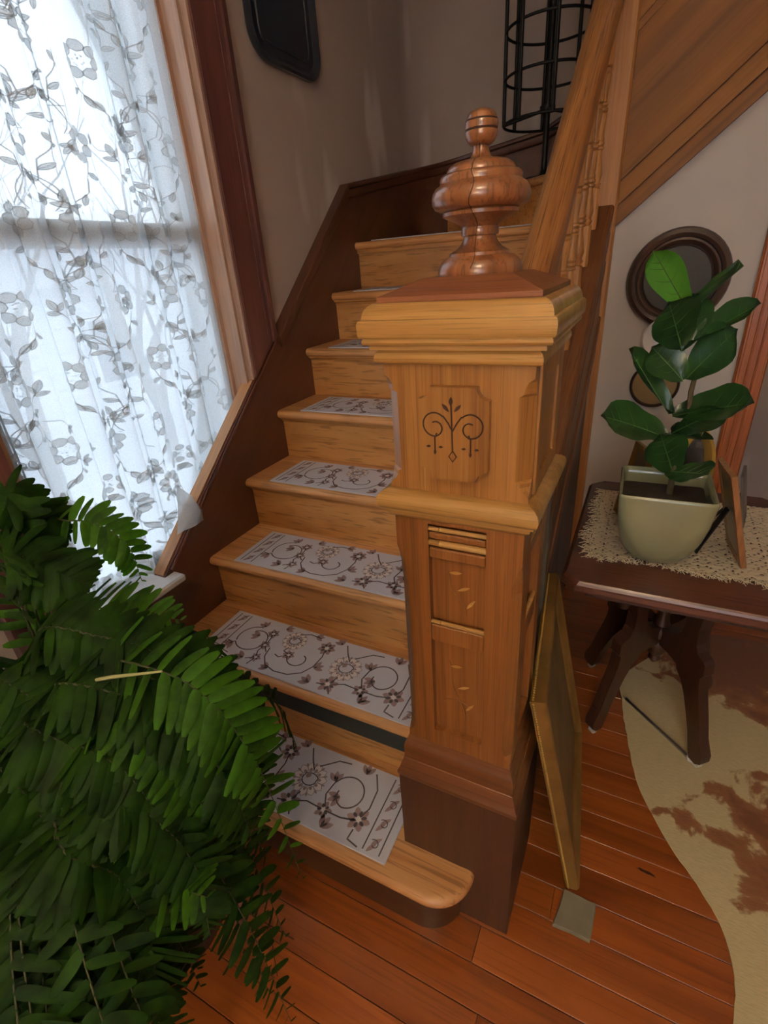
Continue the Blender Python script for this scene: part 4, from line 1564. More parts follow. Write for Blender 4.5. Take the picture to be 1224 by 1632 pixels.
frail(0, 0, LN, 0, (0, 1), 'frame_side')
frail(LN, 0, LN, HT, (-1, 0), 'frame_side')
frail(LN, HT, 0, HT, (0, -1), 'frame_side')
frail(0, HT, 0, 0, (1, 0), 'frame_side')
canvas_m = plain('olive_canvas', srgb(104, 84, 48), 0.6, var=.3)
b = MB()
for d in (-.030, -.018):
    pass
rings = [[fp(a, c, d) for a, c in ((.040, .040), (LN - .040, .040), (LN - .040, HT - .040), (.040, HT - .040))] for d in (-.030, -.020)]
b.loft(rings)
b.build('canvas', canvas_m, gf)
bd = MB()


def ball(b_, c, r_):
    vs, fs = [], []
    for j in range(1, 4):
        for i in range(6):
            vs.append((c[0] + r_ * sin(pi * j / 4) * cos(pi * i / 3), c[1] + r_ * sin(pi * j / 4) * sin(pi * i / 3), c[2] + r_ * cos(pi * j / 4)))
    vs += [(c[0], c[1], c[2] + r_), (c[0], c[1], c[2] - r_)]
    for j in range(2):
        for i in range(6):
            fs.append((j * 6 + i, j * 6 + (i + 1) % 6, (j + 1) * 6 + (i + 1) % 6, (j + 1) * 6 + i))
    for i in range(6):
        fs.append((18, (i + 1) % 6, i))
        fs.append((19, 12 + i, 12 + (i + 1) % 6))
    b_.add(vs, fs)


for k in range(90):
    ball(bd, fp(-.0005, .006 + (HT - .012) * k / 89, -.028), .0030)
for k in range(72):
    ball(bd, fp(.006 + (LN - .012) * k / 71, HT + .0005, -.028), .0030)
o = bd.build('beading', giltb_m, gf, smooth=60)
o['kind'] = 'stuff'
# thin grey board standing behind it along the stair side
q0 = px(884, 905, 'y', .47)
gb = thing('leaning_board', 'narrow grey board standing between the gilt frame and the side table', 'board', (.075, .49, 0))
b = MB()
b.loft([[(x + dx, y, z) for x, y in ((.0585, .455), (.074, .455), (.074, .485), (.0585, .485))] for z, dx in ((.001, .004), (.925, .0))])
b.build('board', plain('grey_board', srgb(86, 76, 60), .7, var=.15), gb)

# ------------------------------------------------------------------ side table
TZ = .655
tb = thing('side_table', 'dark walnut side table with clipped corners and sawn splayed legs', 'table', (.378, .82, 0))


def octo(o, z, x0=.106, x1=.650, y0=.488, y1=1.165, c=.036):
    x0 += o
    x1 -= o
    y0 += o
    y1 -= o
    return [(x, y, z) for x, y in ((x0 + c, y0), (x1 - c, y0), (x1, y0 + c), (x1, y1 - c), (x1 - c, y1), (x0 + c, y1), (x0, y1 - c), (x0, y0 + c))]


MB().loft([octo(.012, TZ - .031), octo(.002, TZ - .029), octo(0, TZ - .024), octo(0, TZ - .012), octo(.004, TZ - .010), octo(.0065, TZ - .004), octo(.010, TZ), octo(.05, TZ)]).build('table_top', table_m, tb)
b = MB()
xs = (.165, .590)
ys = (.560, 1.09)
for (x0, y0, x1, y1) in ((xs[0], ys[0], xs[1], ys[0] + .02), (xs[0], ys[1] - .02, xs[1], ys[1]), (xs[0], ys[0] + .02, xs[0] + .02, ys[1] - .02), (xs[1] - .02, ys[0] + .02, xs[1], ys[1] - .02)):
    MB().bbox((x0, y0, TZ - .085), (x1, y1, TZ - .030), .003).build('apron', tableleg_m, tb)
TC = Vector((.375, .800))
feet = [(.228, .640), (.530, .630), (.190, .955), (.556, .96)]
outl = [(.075, .570), (.150, .570), (.150, .545), (.142, .50), (.136, .44), (.140, .395), (.150, .372), (.172, .362), (.180, .352), (.182, .318), (.174, .306), (.178, .270), (.192, .220), (.208, .165), (.222, .110), (.236, .078), (.244, .060), (.243, .036), (.228, .022), (.206, .024), (.196, .050), (.180, .110), (.160, .165), (.140, .215), (.118, .255), (.098, .275), (.092, .290), (.060, .300), (.018, .305), (.018, .365), (.060, .375), (.085, .400), (.092, .44), (.090, .50)]
for fx_, fy_ in feet:
    d = Vector((fx_, fy_)) - TC
    s_ = d.length / .235
    d.normalize()
    nv = Vector((-d.y, d.x))
    MB().prism(outl, lambda r_, z, h: (TC.x + d.x * r_ * s_ + nv.x * h, TC.y + d.y * r_ * s_ + nv.y * h, z), -.017, .017).build('leg', tableleg_m, tb)
    cp = TC + d * .222 * s_
    MB().tube([(cp.x - nv.x * .008, cp.y - nv.y * .008, .0125), (cp.x + nv.x * .008, cp.y + nv.y * .008, .0125)], .0118, 14).build('caster', plain('caster_china', srgb(206, 200, 190), .35) if 'caster_china' not in MATS else MATS['caster_china'], tb, smooth=40)
MB().lathe([(.0, .215), (.010, .218), (.018, .232), (.014, .246), (.022, .256), (.032, .275), (.030, .300), (.024, .315), (.030, .330), (.030, .350), (.022, .370), (.016, .40), (.020, .44), (.030, .475), (.034, .50), (.022, .52), (.034, .535), (.034, .572)], (TC.x, TC.y, 0), 20).build('centre_column', tableleg_m, tb, smooth=40)
MB().lathe([(.018, .0), (.018, .012), (.024, .030), (.012, .036), (.020, .048), (.020, .060)], (.26, .64, TZ - .145), 14).build('drop_finial', tableleg_m, tb, smooth=40)

# ------------------------------------------------------------------ crocheted runner
dx0, dx1, dy0, dy1 = .150, .632, .640, 1.075


def edge_y0(x):
    return dy0 + .022 * abs(((x - .30) / .11) % 2 - 1) - .006 - (.0 if x < .42 else (x - .42) * .12)


def edge_x0(y):
    return dx0 + .012 * abs(((y - .64) / .10) % 2 - 1)


b = MB()
cs = .0046
vid = {}
vs, fs = [], []


def vtx(i, j):
    if (i, j) not in vid:
        x, y = dx0 + i * cs, dy0 - .02 + j * cs
        vid[(i, j)] = len(vs)
        vs.append((x + .0012 * sin(j * 1.9), y + .0012 * cos(i * 1.7), TZ + .0016 + .0022 * abs(sin(i * .9) * cos(j * .8)) + .0012 * mnoise.noise((x * 30, y * 30, 0))))
    return vid[(i, j)]


for i in range(int((dx1 - dx0) / cs)):
    for j in range(int((dy1 - dy0 + .02) / cs)):
        x, y = dx0 + i * cs, dy0 - .02 + j * cs
        if y < edge_y0(x) or x < edge_x0(y):
            continue
        zig = (j + abs((i % 16) - 8)) % 7
        if zig == 0 and i % 2 == 0:
            continue
        if (i % 16 == 8) and (j % 7 in (2, 3)):
            continue
        if (i * 7 + j * 13) % 29 == 0:
            continue
        fs.append((vtx(i, j), vtx(i + 1, j), vtx(i + 1, j + 1), vtx(i, j + 1)))
b.add(vs, fs)
dl = b.build('crochet_runner', doily_m, None, smooth=60)
sol = dl.modifiers.new('thickness', 'SOLIDIFY')
sol.thickness = .0012
sol.offset = -1
tag(dl, 'cream crocheted lace runner with a fringed edge on the side table', 'table runner')
fb = MB()


def strand(x, y, dx, dy):
    n = 5
    pts = []
    l = rnd.uniform(.018, .034)
    a = rnd.uniform(-.5, .5)
    for k in range(n + 1):
        t = k / n
        ca, sa = cos(a * t * 2), sin(a * t * 2)
        pts.append((x + (dx * ca - dy * sa) * l * t, y + (dx * sa + dy * ca) * l * t, TZ + .0015 + .004 * sin(pi * t) * rnd.random()))
    fb.tube(pts, .0009, 4)


for k in range(150):
    x = dx0 + .004 + (dx1 - dx0) * k / 150
    strand(x, edge_y0(x) + .002, rnd.uniform(-.4, .4), -1)
    strand(x + .001, edge_y0(x) + .002, rnd.uniform(-.6, .6), -1)
for k in range(120):
    y = dy0 + (dy1 - dy0) * k / 120
    strand(edge_x0(y) + .002, y, -1, rnd.uniform(-.5, .5))
    strand(dx1 - .008, y, .55, rnd.uniform(-.5, .5))
fo = fb.build('fringe', doily_m, dl, recalc=False)
fo['kind'] = 'stuff'

# ------------------------------------------------------------------ small frames on the table


def desk_frame(name, label, base, w, h, lean, yaw, rim, mat, inner, oval=False, thick=.014, strut=True):
    """frame standing on the table: base point is bottom centre, yaw: direction it faces."""
    t = thing(name, label, 'picture frame', base)
    B = Vector(base)
    f = Vector((cos(yaw), sin(yaw), 0))
    sd = Vector((-f.y, f.x, 0))
    upv = (Vector((0, 0, 1)) * cos(lean) - f * sin(lean)).normalized()
    nn = sd.cross(upv)
    if nn.dot(f) < 0:
        nn = -nn

    def Q(a, c, d):
        return B + sd * a + upv * c + nn * d
    if oval:
        n = 28
        def el(k, o_):
            a = 2 * pi * k / n
            return ((w / 2 - o_) * cos(a), h / 2 + (h / 2 - o_) * sin(a))
        MB().loft([[Q(*el(k, o_), d) for k in range(n)] for o_, d in ((.002, -thick / 2), (0, 0), (rim * .3, thick / 2), (rim * .7, thick * .3), (rim, .0), (rim, -thick * .3))], True, False).build('frame', mat, t, smooth=40)
        MB().loft([[Q(*el(k, rim * .9), d) for k in range(n)] for d in (-thick * .4, -.001)]).build('picture', inner, t)
    else:
        pr = [(0, -thick / 2), (0, thick * .35), (rim * .25, thick / 2), (rim * .6, thick * .25), (rim, 0), (rim, -thick / 2)]
        cs_ = [(-w / 2, 0), (w / 2, 0), (w / 2, h), (-w / 2, h)]
        for i in range(4):
            a, c = cs_[i], cs_[(i + 1) % 4]
            d = Vector((c[0] - a[0], c[1] - a[1])).normalized()
            inn = Vector((-d.y, d.x))
            rings = []
            for (pt, sg) in ((a, 1), (c, -1)):
                rings.append([Q(pt[0] + inn.x * o_ + d.x * sg * o_, pt[1] + inn.y * o_ + d.y * sg * o_, dd) for o_, dd in pr])
            MB().loft(rings).build('frame_side', mat, t)
        MB().loft([[Q(a, c, d) for a, c in ((-w / 2 + rim * .9, rim * .9), (w / 2 - rim * .9, rim * .9), (w / 2 - rim * .9, h - rim * .9), (-w / 2 + rim * .9, h - rim * .9))] for d in (-thick * .45, -thick * .1)]).build('picture', inner, t)
    if strut:
        foot = B - f * (sin(lean) * h * .6 + .05)
        p_ = Q(0, h * .55, -thick / 2)
        dd = sd * .012
        MB().loft([[p_ - dd, p_ + dd, p_ + dd - nn * .004, p_ - dd - nn * .004], [Vector((foot.x, foot.y, B.z)) - dd, Vector((foot.x, foot.y, B.z)) + dd, Vector((foot.x, foot.y, B.z)) + dd - nn * .004, Vector((foot.x, foot.y, B.z)) - dd - nn * .004]]).build('easel_strut', black_m, t)
    return t


photo_m = plain('old_photo', srgb(120, 104, 80), 0.3, coat=.5, var=.35)
darkph_m = plain('dark_photo', srgb(36, 32, 30), 0.25, coat=.6, var=.3)
woodgold_m = wood('frame_maple', srgb(120, 78, 44), srgb(156, 106, 64), srgb(176, 128, 84), axis='z', rough=.4, across=50)
zt = TZ + .0054
desk_frame('photo_frame', 'worn gold photo frame leaning behind the left of the sage pot', (.222, .872, zt), .105, .222, .16, radians(205), .020, gilt_m, photo_m)
desk_frame('photo_frame', 'yellow gilt oval frame with a dark centre behind the fig stem', (.385, 1.005, zt), .115, .240, .20, radians(262), .030, giltb_m, darkph_m, oval=True)
desk_frame('photo_frame', 'brown wooden photo frame on a black easel right of the sage pot', (.498, .745, zt), .130, .245, .28, radians(8), .022, woodgold_m, photo_m)
silver_m = plain('tarnished_silver', srgb(150, 146, 138), .3, metal=.9)
desk_frame('photo_frame', 'thin silver framed photo standing at the right back of the table', (.535, .955, zt), .100, .150, .20, radians(-10), .006, silver_m, darkph_m, thick=.008)

# ------------------------------------------------------------------ potted fiddle-leaf fig
PC = Vector((.309, .688))
pf = thing('potted_fig', 'fiddle-leaf fig in a square sage green glazed pot on the table', 'potted plant', (PC.x, PC.y, zt))


def sqr(w_, z, r_, n=5):
    out = []
    h = w_ / 2 - r_
    for cx, cy, a0 in ((h, h, 0), (-h, h, pi / 2), (-h, -h, pi), (h, -h, 3 * pi / 2)):
        for k in range(n + 1):
            a = a0 + pi / 2 * k / n
            out.append((cx + r_ * cos(a), cy + r_ * sin(a), z))
    ca, sa = cos(.03), sin(.03)
    return [(PC.x + x * ca - y * sa, PC.y + x * sa + y * ca, zz) for x, y, zz in out]


z0 = zt
MB().loft([sqr(.104, z0, .051), sqr(.116, z0 + .003, .056), sqr(.140, z0 + .014, .060), sqr(.166, z0 + .040, .056), sqr(.184, z0 + .080, .044), sqr(.198, z0 + .130, .028), sqr(.206, z0 + .190, .016), sqr(.205, z0 + .196, .015), sqr(.200, z0 + .1985, .013), sqr(.192, z0 + .196, .011), sqr(.187, z0 + .180, .010), sqr(.184, z0 + .155, .010)]).build('pot', pot_m, pf, smooth=60)
MB().loft([sqr(.1845, z0 + .158, .010), sqr(.10, z0 + .164, .008), sqr(.01, z0 + .166, .002)]).build('soil', soil_m, pf, smooth=30)


def leafmat(name, c1, c2, trans, rough, spec=.5, nscale=22.0):
    mt, nt, bs = newmat(name)
    Lk = nt.links.new
    tc = N(nt, 'ShaderNodeTexCoord')
    nz = N(nt, 'ShaderNodeTexNoise', Scale=nscale, Detail=4.0)
    Lk(tc.outputs['Object'], nz.inputs['Vector'])
    oi = N(nt, 'ShaderNodeObjectInfo')
    ad_ = N(nt, 'ShaderNodeMath', operation='MULTIPLY_ADD')
    Lk(oi.outputs['Random'], ad_.inputs[0])
    ad_.inputs[1].default_value = .35
    Lk(nz.outputs['Fac'], ad_.inputs[2])
    rp_ = ramp(nt, [(.35, c1), (.95, c2)])
    Lk(ad_.outputs[0], rp_.inputs['Fac'])
    Lk(rp_.outputs['Color'], bs.inputs['Base Color'])
    bs.inputs['Roughness'].default_value = rough
    bs.inputs['Specular IOR Level'].default_value = spec
    tl = N(nt, 'ShaderNodeBsdfTranslucent')
    g = mixc(nt, 1.0, rp_.outputs['Color'], (1.5, 1.9, .5), 'MULTIPLY')
    Lk(g, tl.inputs['Color'])
    mx = N(nt, 'ShaderNodeMixShader')
    mx.inputs[0].default_value = trans
    Lk(bs.outputs[0], mx.inputs[1])
    Lk(tl.outputs[0], mx.inputs[2])
    Lk(mx.outputs[0], nt.nodes['Material Output'].inputs['Surface'])
    return mt


fig_m = leafmat('fig_leaf', srgb(22, 50, 26), srgb(44, 84, 38), .10, .28)
figlit_m = leafmat('fig_leaf_lit', srgb(56, 120, 40), srgb(86, 150, 54), .30, .35)  # top leaf lit from below, its brightness put into this green
vein_m = plain('leaf_vein', srgb(72, 104, 52), .5)
stem_m = plain('fig_stem', srgb(84, 72, 50), .8, bump=.4, bscale=90)


def fig_leaf(base, tip, width, face, curl=.12, mat=None, droop=0.0, name='leaf'):
    base, tip = Vector(base), Vector(tip)
    ax = tip - base
    ln = ax.length
    ax.normalize()
    fn = Vector(face)
    fn = (fn - ax * fn.dot(ax)).normalized()
    sd = ax.cross(fn)
    nu, nv = 12, 4
    prof = [.10, .34, .52, .62, .70, .80, .90, .97, 1.0, .97, .86, .60, .04]
    b_ = MB()
    vs = []
    for i in range(nu + 1):
        t = i / nu
        wv = width * 1.22 / 2 * prof[i]
        for j in range(-nv, nv + 1):
            s_ = j / nv
            lift = curl * width * (abs(s_) ** 1.5) - droop * ln * (t ** 2) + .022 * width * sin(t * 17 + s_ * 4) * abs(s_)
            vs.append(base + ax * (t * ln) + sd * (s_ * wv) + fn * lift)
    m_ = 2 * nv + 1
    fs = [(i * m_ + j, i * m_ + j + 1, (i + 1) * m_ + j + 1, (i + 1) * m_ + j) for i in range(nu) for j in range(m_ - 1)]
    b_.add(vs, fs)
    lo = b_.build(name, mat or fig_m, pf, smooth=80, recalc=False)
    v_ = MB()
    mid = [base + ax * (t * ln) - fn * (droop * ln * t * t) + fn * .0006 for t in [k / 10 for k in range(11)]]
    v_.tube(mid, [.0016 * (1 - .08 * k) for k in range(11)], 5)
    v_.build('midrib', vein_m, lo, smooth=60)
    for k in (3, 5, 7, 8):
        t = k / 10
        sv = MB()
        for sg in (-1, 1):
            e = base + ax * (min(1, t + .13) * ln) + sd * sg * width / 2 * prof[min(12, int((t + .1) * 12))] * .8 + fn * (curl * width * .62 - droop * ln * (t + .12) ** 2 + .0007)
            c_ = base + ax * ((t + .05) * ln) + sd * sg * width * .18 + fn * (curl * width * .16 - droop * ln * (t + .05) ** 2 + .0010)
            sv.tube([base + ax * (t * ln) + fn * (.0007 - droop * ln * t * t), c_, e], [.0005, .0004, .0002], 4)
        sv.build('side_veins', vein_m, lo)['kind'] = 'stuff'
    return lo


Z0 = z0 + .16
stem_pts = [Vector((.320, .700, Z0)), Vector((.318, .698, Z0 + .08)), Vector((.328, .700, Z0 + .17)), Vector((.322, .702, Z0 + .26)), Vector((.328, .700, Z0 + .36))]
MB().tube(stem_pts, [.0075, .007, .006, .0055, .004], 8).build('stem', stem_m, pf, smooth=60)


def P3(u, v, y):
    return px(u, v, 'y', y)


tocam = (CAM - Vector((.33, .70, 1.0))).normalized()
UPV = Vector((0, 0, 1))
RT = Vector((1, 0, 0))
for (bu, bv, by, tu, tv, tyy, wd, face, mt, curl, droop) in (
        (1098, 498, .700, 1040, 396, .665, .056, (-.2, -1, .25), figlit_m, .22, -.10),
        (1090, 505, .702, 1186, 424, .735, .060, (.45, .25, 1), fig_m, .30, .0),
        (1102, 548, .702, 1208, 477, .690, .068, (-.3, -.5, 1), fig_m, .22, .10),
        (1085, 552, .700, 1068, 482, .630, .090, (0, -1, .7), fig_m, .10, .05),
        (1095, 602, .700, 1172, 524, .640, .088, (-.55, -.9, .6), fig_m, .08, .05),
        (1088, 606, .700, 1040, 552, .690, .074, (.35, -1, .35), fig_m, .15, .05),
        (1066, 660, .702, 1002, 556, .690, .052, (.7, -.6, .5), fig_m, .28, .0),
        (1072, 664, .700, 1198, 634, .640, .096, (0, -.55, 1), fig_m, .16, .10),
        (1070, 690, .700, 1156, 650, .660, .060, (.1, -.9, -.35), figlit_m if False else fig_m, .12, .0),
        (1062, 698, .700, 964, 656, .640, .098, (.1, -.6, 1), fig_m, .14, .10),
        (1072, 752, .700, 1052, 690, .640, .078, (.1, -1, .3), fig_m, .12, .0),
        (1064, 752, .700, 1128, 752, .610, .080, (0, -.5, 1), fig_m, .06, .06),
        (1086, 560, .703, 1108, 470, .745, .070, (0, -1, .4), fig_m, .2, .0),
        (1070, 700, .703, 1120, 690, .780, .080, (0, -.3, 1), fig_m, .2, .1)):
    fig_leaf(P3(bu, bv, by), P3(tu, tv, tyy), wd, face, curl, mt, droop)

# ------------------------------------------------------------------ big Boston fern on its stand
fern_m = leafmat('fern_leaflet', srgb(15, 38, 6), srgb(50, 88, 17), .45, .6, .2)  # both fern greens darkened to stand in for the backlit shade
rach_m = plain('fern_rachis', srgb(58, 62, 30), .7)
FC = Vector((-.640, -.300, .700))
fn = thing('potted_fern', 'large arching green fern spilling over its pot beside the stair foot', 'fern', (FC.x, FC.y, 0))
MB().lathe([(.0, .36), (.085, .36), (.095, .375), (.125, .56), (.132, .60), (.140, .602), (.140, .632), (.130, .634), (.124, .615), (.0, .612)], (FC.x, FC.y, 0), 28).build('pot', plain('dark_pot', srgb(58, 44, 36), .6, var=.2), fn, smooth=35)
MB().lathe([(.0, .612), (.10, .618), (.122, .614), (.0, .60)], (FC.x, FC.y, 0), 20).build('soil', soil_m, fn)
MB().lathe([(.15, .0), (.15, .02), (.05, .04), (.03, .07), (.045, .13), (.03, .19), (.05, .25), (.04, .30), (.13, .335), (.13, .358), (.0, .359)], (FC.x, FC.y, 0), 24).build('stand', tableleg_m, fn, smooth=35)

# leaflet template, +X outwards, Z up
def leaflet_data():
    n = 7
    prof = [.62, .95, 1.0, .98, .94, .86, .70, .30]
    vs, fs = [], []
    for i in range(n + 1):
        t = i / n
        x = t
        wv = .150 * prof[i]
        z = -.10 * t * t
        y0 = .03 * sin(t * 3)
        vs += [(x, -wv + y0, z - .02 * 0), (x, y0, z + .035), (x, wv + y0, z)]
    for i in range(n):
        for j in range(2):
            a = i * 3 + j
            fs.append((a, a + 1, a + 4, a + 3))
    return vs, fs


LV, LF = leaflet_data()
lme = bpy.data.meshes.new('leaflet')
lme.from_pydata(LV, [], LF)
lme.materials.append(leafmat('fern_leaflet_near', srgb(20, 48, 8), srgb(64, 108, 20), .45, .6, .2, 1.5))
for p_ in lme.polygons:
    p_.use_smooth = True


def spline(pts, n):
    pts = [Vector(p_) for p_ in pts]
    P = [pts[0] * 2 - pts[1]] + pts + [pts[-1] * 2 - pts[-2]]
    out = []
    m_ = len(pts) - 1
    for k in range(n + 1):
        s_ = k / n * m_
        i = min(int(s_), m_ - 1)
        t = s_ - i
        p0, p1, p2, p3 = P[i:i + 4]
        out.append(.5 * ((2 * p1) + (-p0 + p2) * t + (2 * p0 - 5 * p1 + 4 * p2 - p3) * t * t + (-p0 + 3 * p1 - 3 * p2 + p3) * t ** 3))
    return out


leaflet_count = 0
bulk = MB()
fr2 = random.Random(11)


def frond(pts, pairs, lmax, keyf, start=.10, face=0.0):
    """rachis plus leaflets; key fronds get separate leaflets, the rest go to the bulk mesh."""
    global leaflet_count
    n = pairs * 2
    C = spline(pts, n)
    r0 = .0022
    rc = MB().tube(C, [r0 * (1 - .75 * k / n) for k in range(n + 1)], 5)
    par = None
    if keyf:
        par = rc.build('frond', rach_m, fn, smooth=60)
    else:
        bulk_r.add(rc.v, rc.f)
    for k in range(1, n + 1):
        t = k / n
        if t < start:
            continue
        T = (C[min(k + 1, n)] - C[k - 1]).normalized()
        up_ = Vector((0, 0, 1))
        out_ = Vector((T.x, T.y, 0))
        if out_.length < .2:
            out_ = Vector((C[-1].x - FC.x, C[-1].y - FC.y, 0))
        out_.normalize()
        # frond plane normal: up for a level rachis, outward for a hanging one
        nrm = (up_ - T * T.z)
        nrm = (nrm + out_ * max(0, -T.z) * 1.2).normalized()
        nrm = nrm * (1 - face) + (CAM - C[k]).normalized() * face
        nrm = (nrm - T * nrm.dot(T)).normalized()
        S = T.cross(nrm)
        sgn = 1 if k % 2 else -1
        env = min(1, (t - start) / .18 + .45) * (1 - max(0, (t - .70) / .34) ** 1.8)
        ln = lmax * max(.16, env) * fr2.uniform(.86, 1.1)
        fw = .25 + .5 * t * t + fr2.uniform(-.12, .12)
        d = (S * sgn + T * fw + Vector((0, 0, -1)) * fr2.uniform(.0, .22) + nrm * fr2.uniform(-.15, .25)).normalized()
        yv = (nrm.cross(d))
        yv.normalize()
        tw = fr2.uniform(-.45, .45)
        zv = d.cross(yv)
        yv2 = yv * cos(tw) + zv * sin(tw)
        zv2 = d.cross(yv2)
        wsc = max(.75, min(1.15, .055 / max(ln, .02)))
        M4 = Matrix((d * ln, yv2 * ln * wsc, zv2 * ln)).transposed().to_4x4()
        M4.translation = C[k]
        if keyf:
            o = bpy.data.objects.new('leaflet', lme)
            COL.objects.link(o)
            o.parent = par
            o.matrix_basis = M4
            leaflet_count += 1
        else:
            bulk.add([M4 @ Vector(v_) for v_ in LV], LF)


bulk_r = MB()


def Wp(u, v, y):
    return px(u, v, 'y', y)


KEY = [
    # the bright one crossing the middle and hanging over the first tread
    ([FC, Wp(20, 1066, -.33), Wp(130, 1046, -.32), Wp(262, 1072, -.31), Wp(340, 1122, -.30), Wp(392, 1190, -.29), Wp(430, 1262, -.275), Wp(482, 1400, -.26)], 36, .064),
    ([FC, Wp(40, 968, -.26), Wp(120, 966, -.24), Wp(200, 974, -.22), Wp(288, 988, -.20)], 26, .060),
    ([FC, Wp(30, 845, -.22), Wp(110, 830, -.20), Wp(160, 838, -.185), Wp(205, 872, -.17), Wp(226, 925, -.16)], 22, .046),
    ([FC, Wp(170, 1120, -.35), Wp(260, 1180, -.345), Wp(320, 1270, -.34), Wp(352, 1370, -.335), Wp(368, 1480, -.33)], 28, .062),
    ([FC, Wp(60, 1240, -.40), Wp(150, 1272, -.40), Wp(240, 1330, -.395), Wp(270, 1430, -.39), Wp(262, 1530, -.385)], 26, .066),
    ([FC, Wp(40, 1395, -.42), Wp(140, 1400, -.42), Wp(250, 1408, -.415), Wp(330, 1430, -.41)], 22, .070),
]
for pts, pr_, lm in KEY:
    frond(pts, pr_, lm, True, face=.75)


def Wd(u, v, dist):
    d = (RIGHT * ((u - 612) / F_PX) + DOWN * ((v - 816) / F_PX) + FWD).normalized()
    return CAM + d * min(dist, (CAM.z - .10) / max(-d.z, .05))


EXTRA = [
    [FC, Wd(90, 1090, .86), Wd(200, 1110, .80), Wd(300, 1160, .80), Wd(370, 1260, .84), Wd(400, 1330, .92)],
    [FC, Wd(60, 1010, .90), Wd(160, 1015, .84), Wd(250, 1040, .82), Wd(330, 1080, .84), Wd(385, 1150, .88)],
    [FC, Wd(10, 900, .95), Wd(70, 905, .93), Wd(140, 930, .92)],
    [FC, Wd(10, 815, .98), Wd(60, 825, .98), Wd(110, 850, 1.0)],
    [FC, Wd(120, 1180, .86), Wd(200, 1230, .82), Wd(260, 1320, .86), Wd(300, 1440, .94)],
    [FC, Wd(40, 1150, .88), Wd(110, 1190, .84), Wd(190, 1270, .86), Wd(220, 1400, .94), Wd(215, 1500, 1.02)],
    [FC, Wd(0, 1200, .90), Wd(60, 1290, .90), Wd(110, 1400, .96), Wd(130, 1530, 1.04)],
    [FC, Wd(0, 1300, .92), Wd(40, 1420, .96), Wd(70, 1520, 1.02), Wd(90, 1625, 1.1)],
    [FC, Wd(60, 1330, .92), Wd(130, 1440, .95), Wd(180, 1540, 1.02), Wd(200, 1640, 1.1)],
    [FC, Wd(90, 1330, .88), Wd(190, 1400, .90), Wd(240, 1500, .98), Wd(250, 1620, 1.08)],
    [FC, Wd(0, 1080, .92), Wd(60, 1120, .88), Wd(130, 1200, .88), Wd(170, 1310, .94)],
    [FC, Wd(0, 1380, .96), Wd(20, 1480, 1.0), Wd(40, 1640, 1.1)],
    [FC, Wd(150, 1250, .86), Wd(240, 1300, .84), Wd(310, 1380, .90), Wd(335, 1490, .98)],
    [FC, Wd(100, 1470, .98), Wd(170, 1500, .98), Wd(230, 1560, 1.02), Wd(255, 1650, 1.1)],
    [FC, Wd(200, 1080, .82), Wd(300, 1110, .80), Wd(380, 1200, .84), Wd(420, 1320, .94)],
    [FC, Wd(30, 1560, 1.04), Wd(90, 1600, 1.04), Wd(150, 1680, 1.1)],
]
for pts in EXTRA:
    frond(pts, 40, fr2.uniform(.058, .070), False, face=.55)
for k in range(96):
    az = fr2.uniform(0, 2 * pi)
    el = fr2.uniform(.1, 1.15)
    ln = fr2.uniform(.34, .54)
    hd_ = Vector((cos(az), sin(az), 0))
    if hd_.x < -.5 or (FC + hd_ * ln).x < -.96:
        ln *= .55
    if hd_.y > .3:
        ln *= .72
    p0 = FC + hd_ * .03
    p1 = FC + hd_ * ln * .30 * cos(el) + Vector((0, 0, ln * .36 * sin(el)))
    p2 = FC + hd_ * ln * .68 * (cos(el) * .6 + .4) + Vector((0, 0, ln * (.38 * sin(el) - .14)))
    p3 = FC + hd_ * ln * .95 * (cos(el) * .45 + .55) + Vector((0, 0, ln * (.16 * sin(el) - .46)))
    p4 = FC + hd_ * ln * 1.02 * (cos(el) * .4 + .6) + Vector((0, 0, ln * (.02 * sin(el) - .90)))
    frond([p0, p1, p2, p3, p4], 31, fr2.uniform(.050, .064), False)
o = bulk.build('foliage', fern_m, fn, recalc=False)
o['kind'] = 'stuff'
for p_ in o.data.polygons:
    p_.use_smooth = True
o = bulk_r.build('stalks', rach_m, fn, recalc=False)
o['kind'] = 'stuff'
# one pale dead stalk lying across the fronds
a_, c_ = Wp(110, 1092, -.355), Wp(258, 1070, -.335)
MB().tube([a_, (a_ + c_) / 2 + Vector((0, 0, .003)), c_], [.0022, .0026, .0012], 6).build('dry_stalk', plain('straw', srgb(176, 176, 120), .7), fn, smooth=60)
# dropped bits on the boards
deb = plain('dry_twig', srgb(58, 36, 20), .8)
t = thing('dry_twig', 'thin dry fern twig lying on the boards beside the fern', 'twig', tuple(px(440, 1500, 'z', 0)))
pts = [px(395, 1455, 'z', .002), px(430, 1475, 'z', .004), px(468, 1497, 'z', .002)]
MB().tube(pts, .0012, 5).build('stalk', deb, t)
MB().tube([pts[1], px(436, 1520, 'z', .003), px(442, 1556, 'z', .002)], .0010, 5).build('side_stalk', deb, t)
q_ = px(391, 1517, 'z', 0)
o = blob(q_.x, q_.y, .006, .004, .5, .0006, .003, 9, .35, 9).build('dead_leaf', deb)
tag(o, 'tiny dark dead leaf on the boards beside the twig', 'leaf')

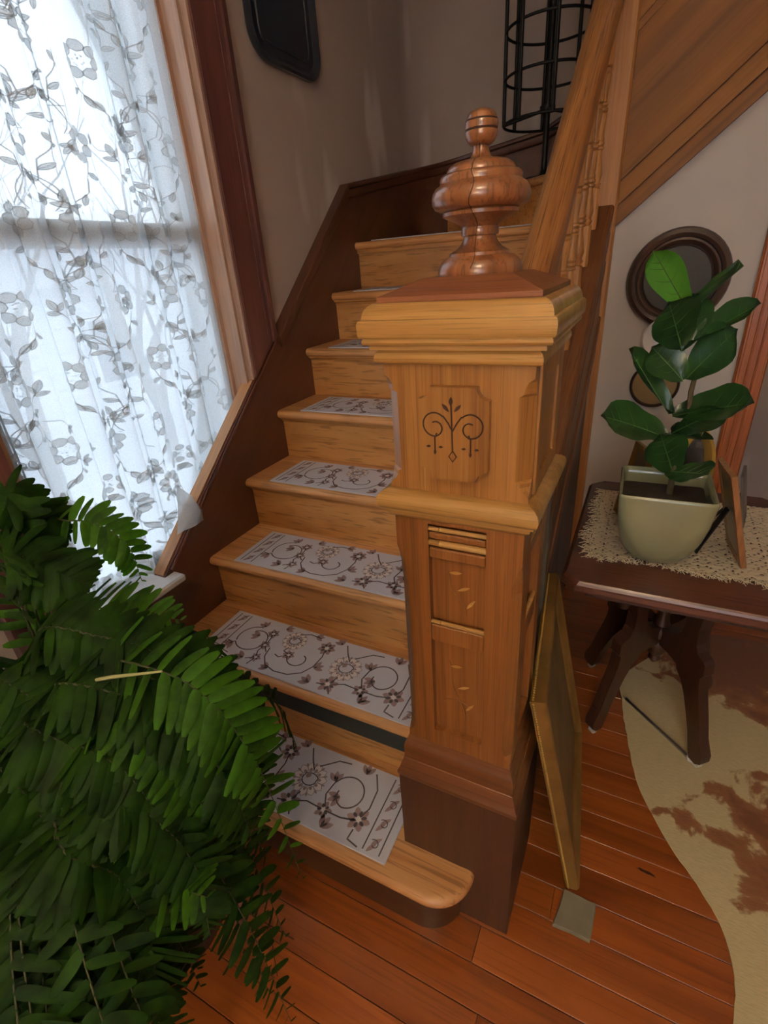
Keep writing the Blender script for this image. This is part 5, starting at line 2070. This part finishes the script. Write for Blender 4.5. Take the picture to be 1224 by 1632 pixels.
# ------------------------------------------------------------------ added standing lamp, unseen behind the viewer, for low frontal light
LX, LY = .30, -2.1
lp = thing('added_floor_lamp', 'added unseen standing lamp with a warm fabric shade behind the viewer', 'lamp', (LX, LY, 0))
MB().lathe([(.0, 0), (.14, 0), (.14, .015), (.03, .03), (.012, .05), (.012, 1.45), (.0, 1.45)], (LX, LY, 0), 24).build('stand', black_m, lp, smooth=40)
shade_m, nt, bs = newmat('added_lamp_shade')
tl = N(nt, 'ShaderNodeBsdfTranslucent')
tl.inputs['Color'].default_value = (.9, .72, .48, 1)
nt.links.new(tl.outputs[0], nt.nodes['Material Output'].inputs['Surface'])
MB().loft([[(LX + r_ * cos(2 * pi * k / 32), LY + r_ * sin(2 * pi * k / 32), z) for k in range(32)] for r_, z in ((.20, 1.38), (.13, 1.66))], True, False).build('shade', shade_m, lp, smooth=60)
ld = bpy.data.lights.new('added_lamp_bulb', 'POINT')
ld.energy = 37
ld.color = (1.0, .83, .60)
ld.shadow_soft_size = .05
lo = bpy.data.objects.new('added_lamp_bulb', ld)
lo.parent = lp
lo.location = (0, 0, 1.52)
COL.objects.link(lo)

# added ceiling lamp, unseen behind the viewer, brightens the newel and treads
cl = thing('added_ceiling_lamp', 'added unseen opal glass lamp on a short brass rod behind the viewer', 'ceiling lamp', (.35, -1.2, CEIL))
MB().lathe([(.0, 0), (.15, 0), (.15, -.02), (.13, -.035), (.0, -.035)], (.35, -1.2, CEIL), 28).build('ceiling_plate', gilt_m, cl, smooth=40)
MB().tube([(.35, -1.2, CEIL - .03), (.35, -1.2, CEIL - .59)], .008, 8).build('hanging_rod', gilt_m, cl, smooth=60)
opal_m, nt, bs = newmat('opal_glass')
tl = N(nt, 'ShaderNodeBsdfTranslucent')
tl.inputs['Color'].default_value = (.95, .90, .82, 1)
nt.links.new(tl.outputs[0], nt.nodes['Material Output'].inputs['Surface'])
MB().loft([[(.35 + r_ * cos(2 * pi * k / 32), -1.2 + r_ * sin(2 * pi * k / 32), CEIL - .55 + z) for k in range(32)] for r_, z in ((.125, -.036), (.17, -.09), (.175, -.13), (.15, -.19), (.09, -.23), (.001, -.245))], True, False).build('opal_shade', opal_m, cl, smooth=60)
ld = bpy.data.lights.new('added_ceiling_bulb', 'POINT')
ld.energy = 37
ld.color = (1.0, .82, .58)
ld.shadow_soft_size = .06
lo = bpy.data.objects.new('added_ceiling_bulb', ld)
lo.parent = cl
lo.location = (0, 0, -.68)
COL.objects.link(lo)
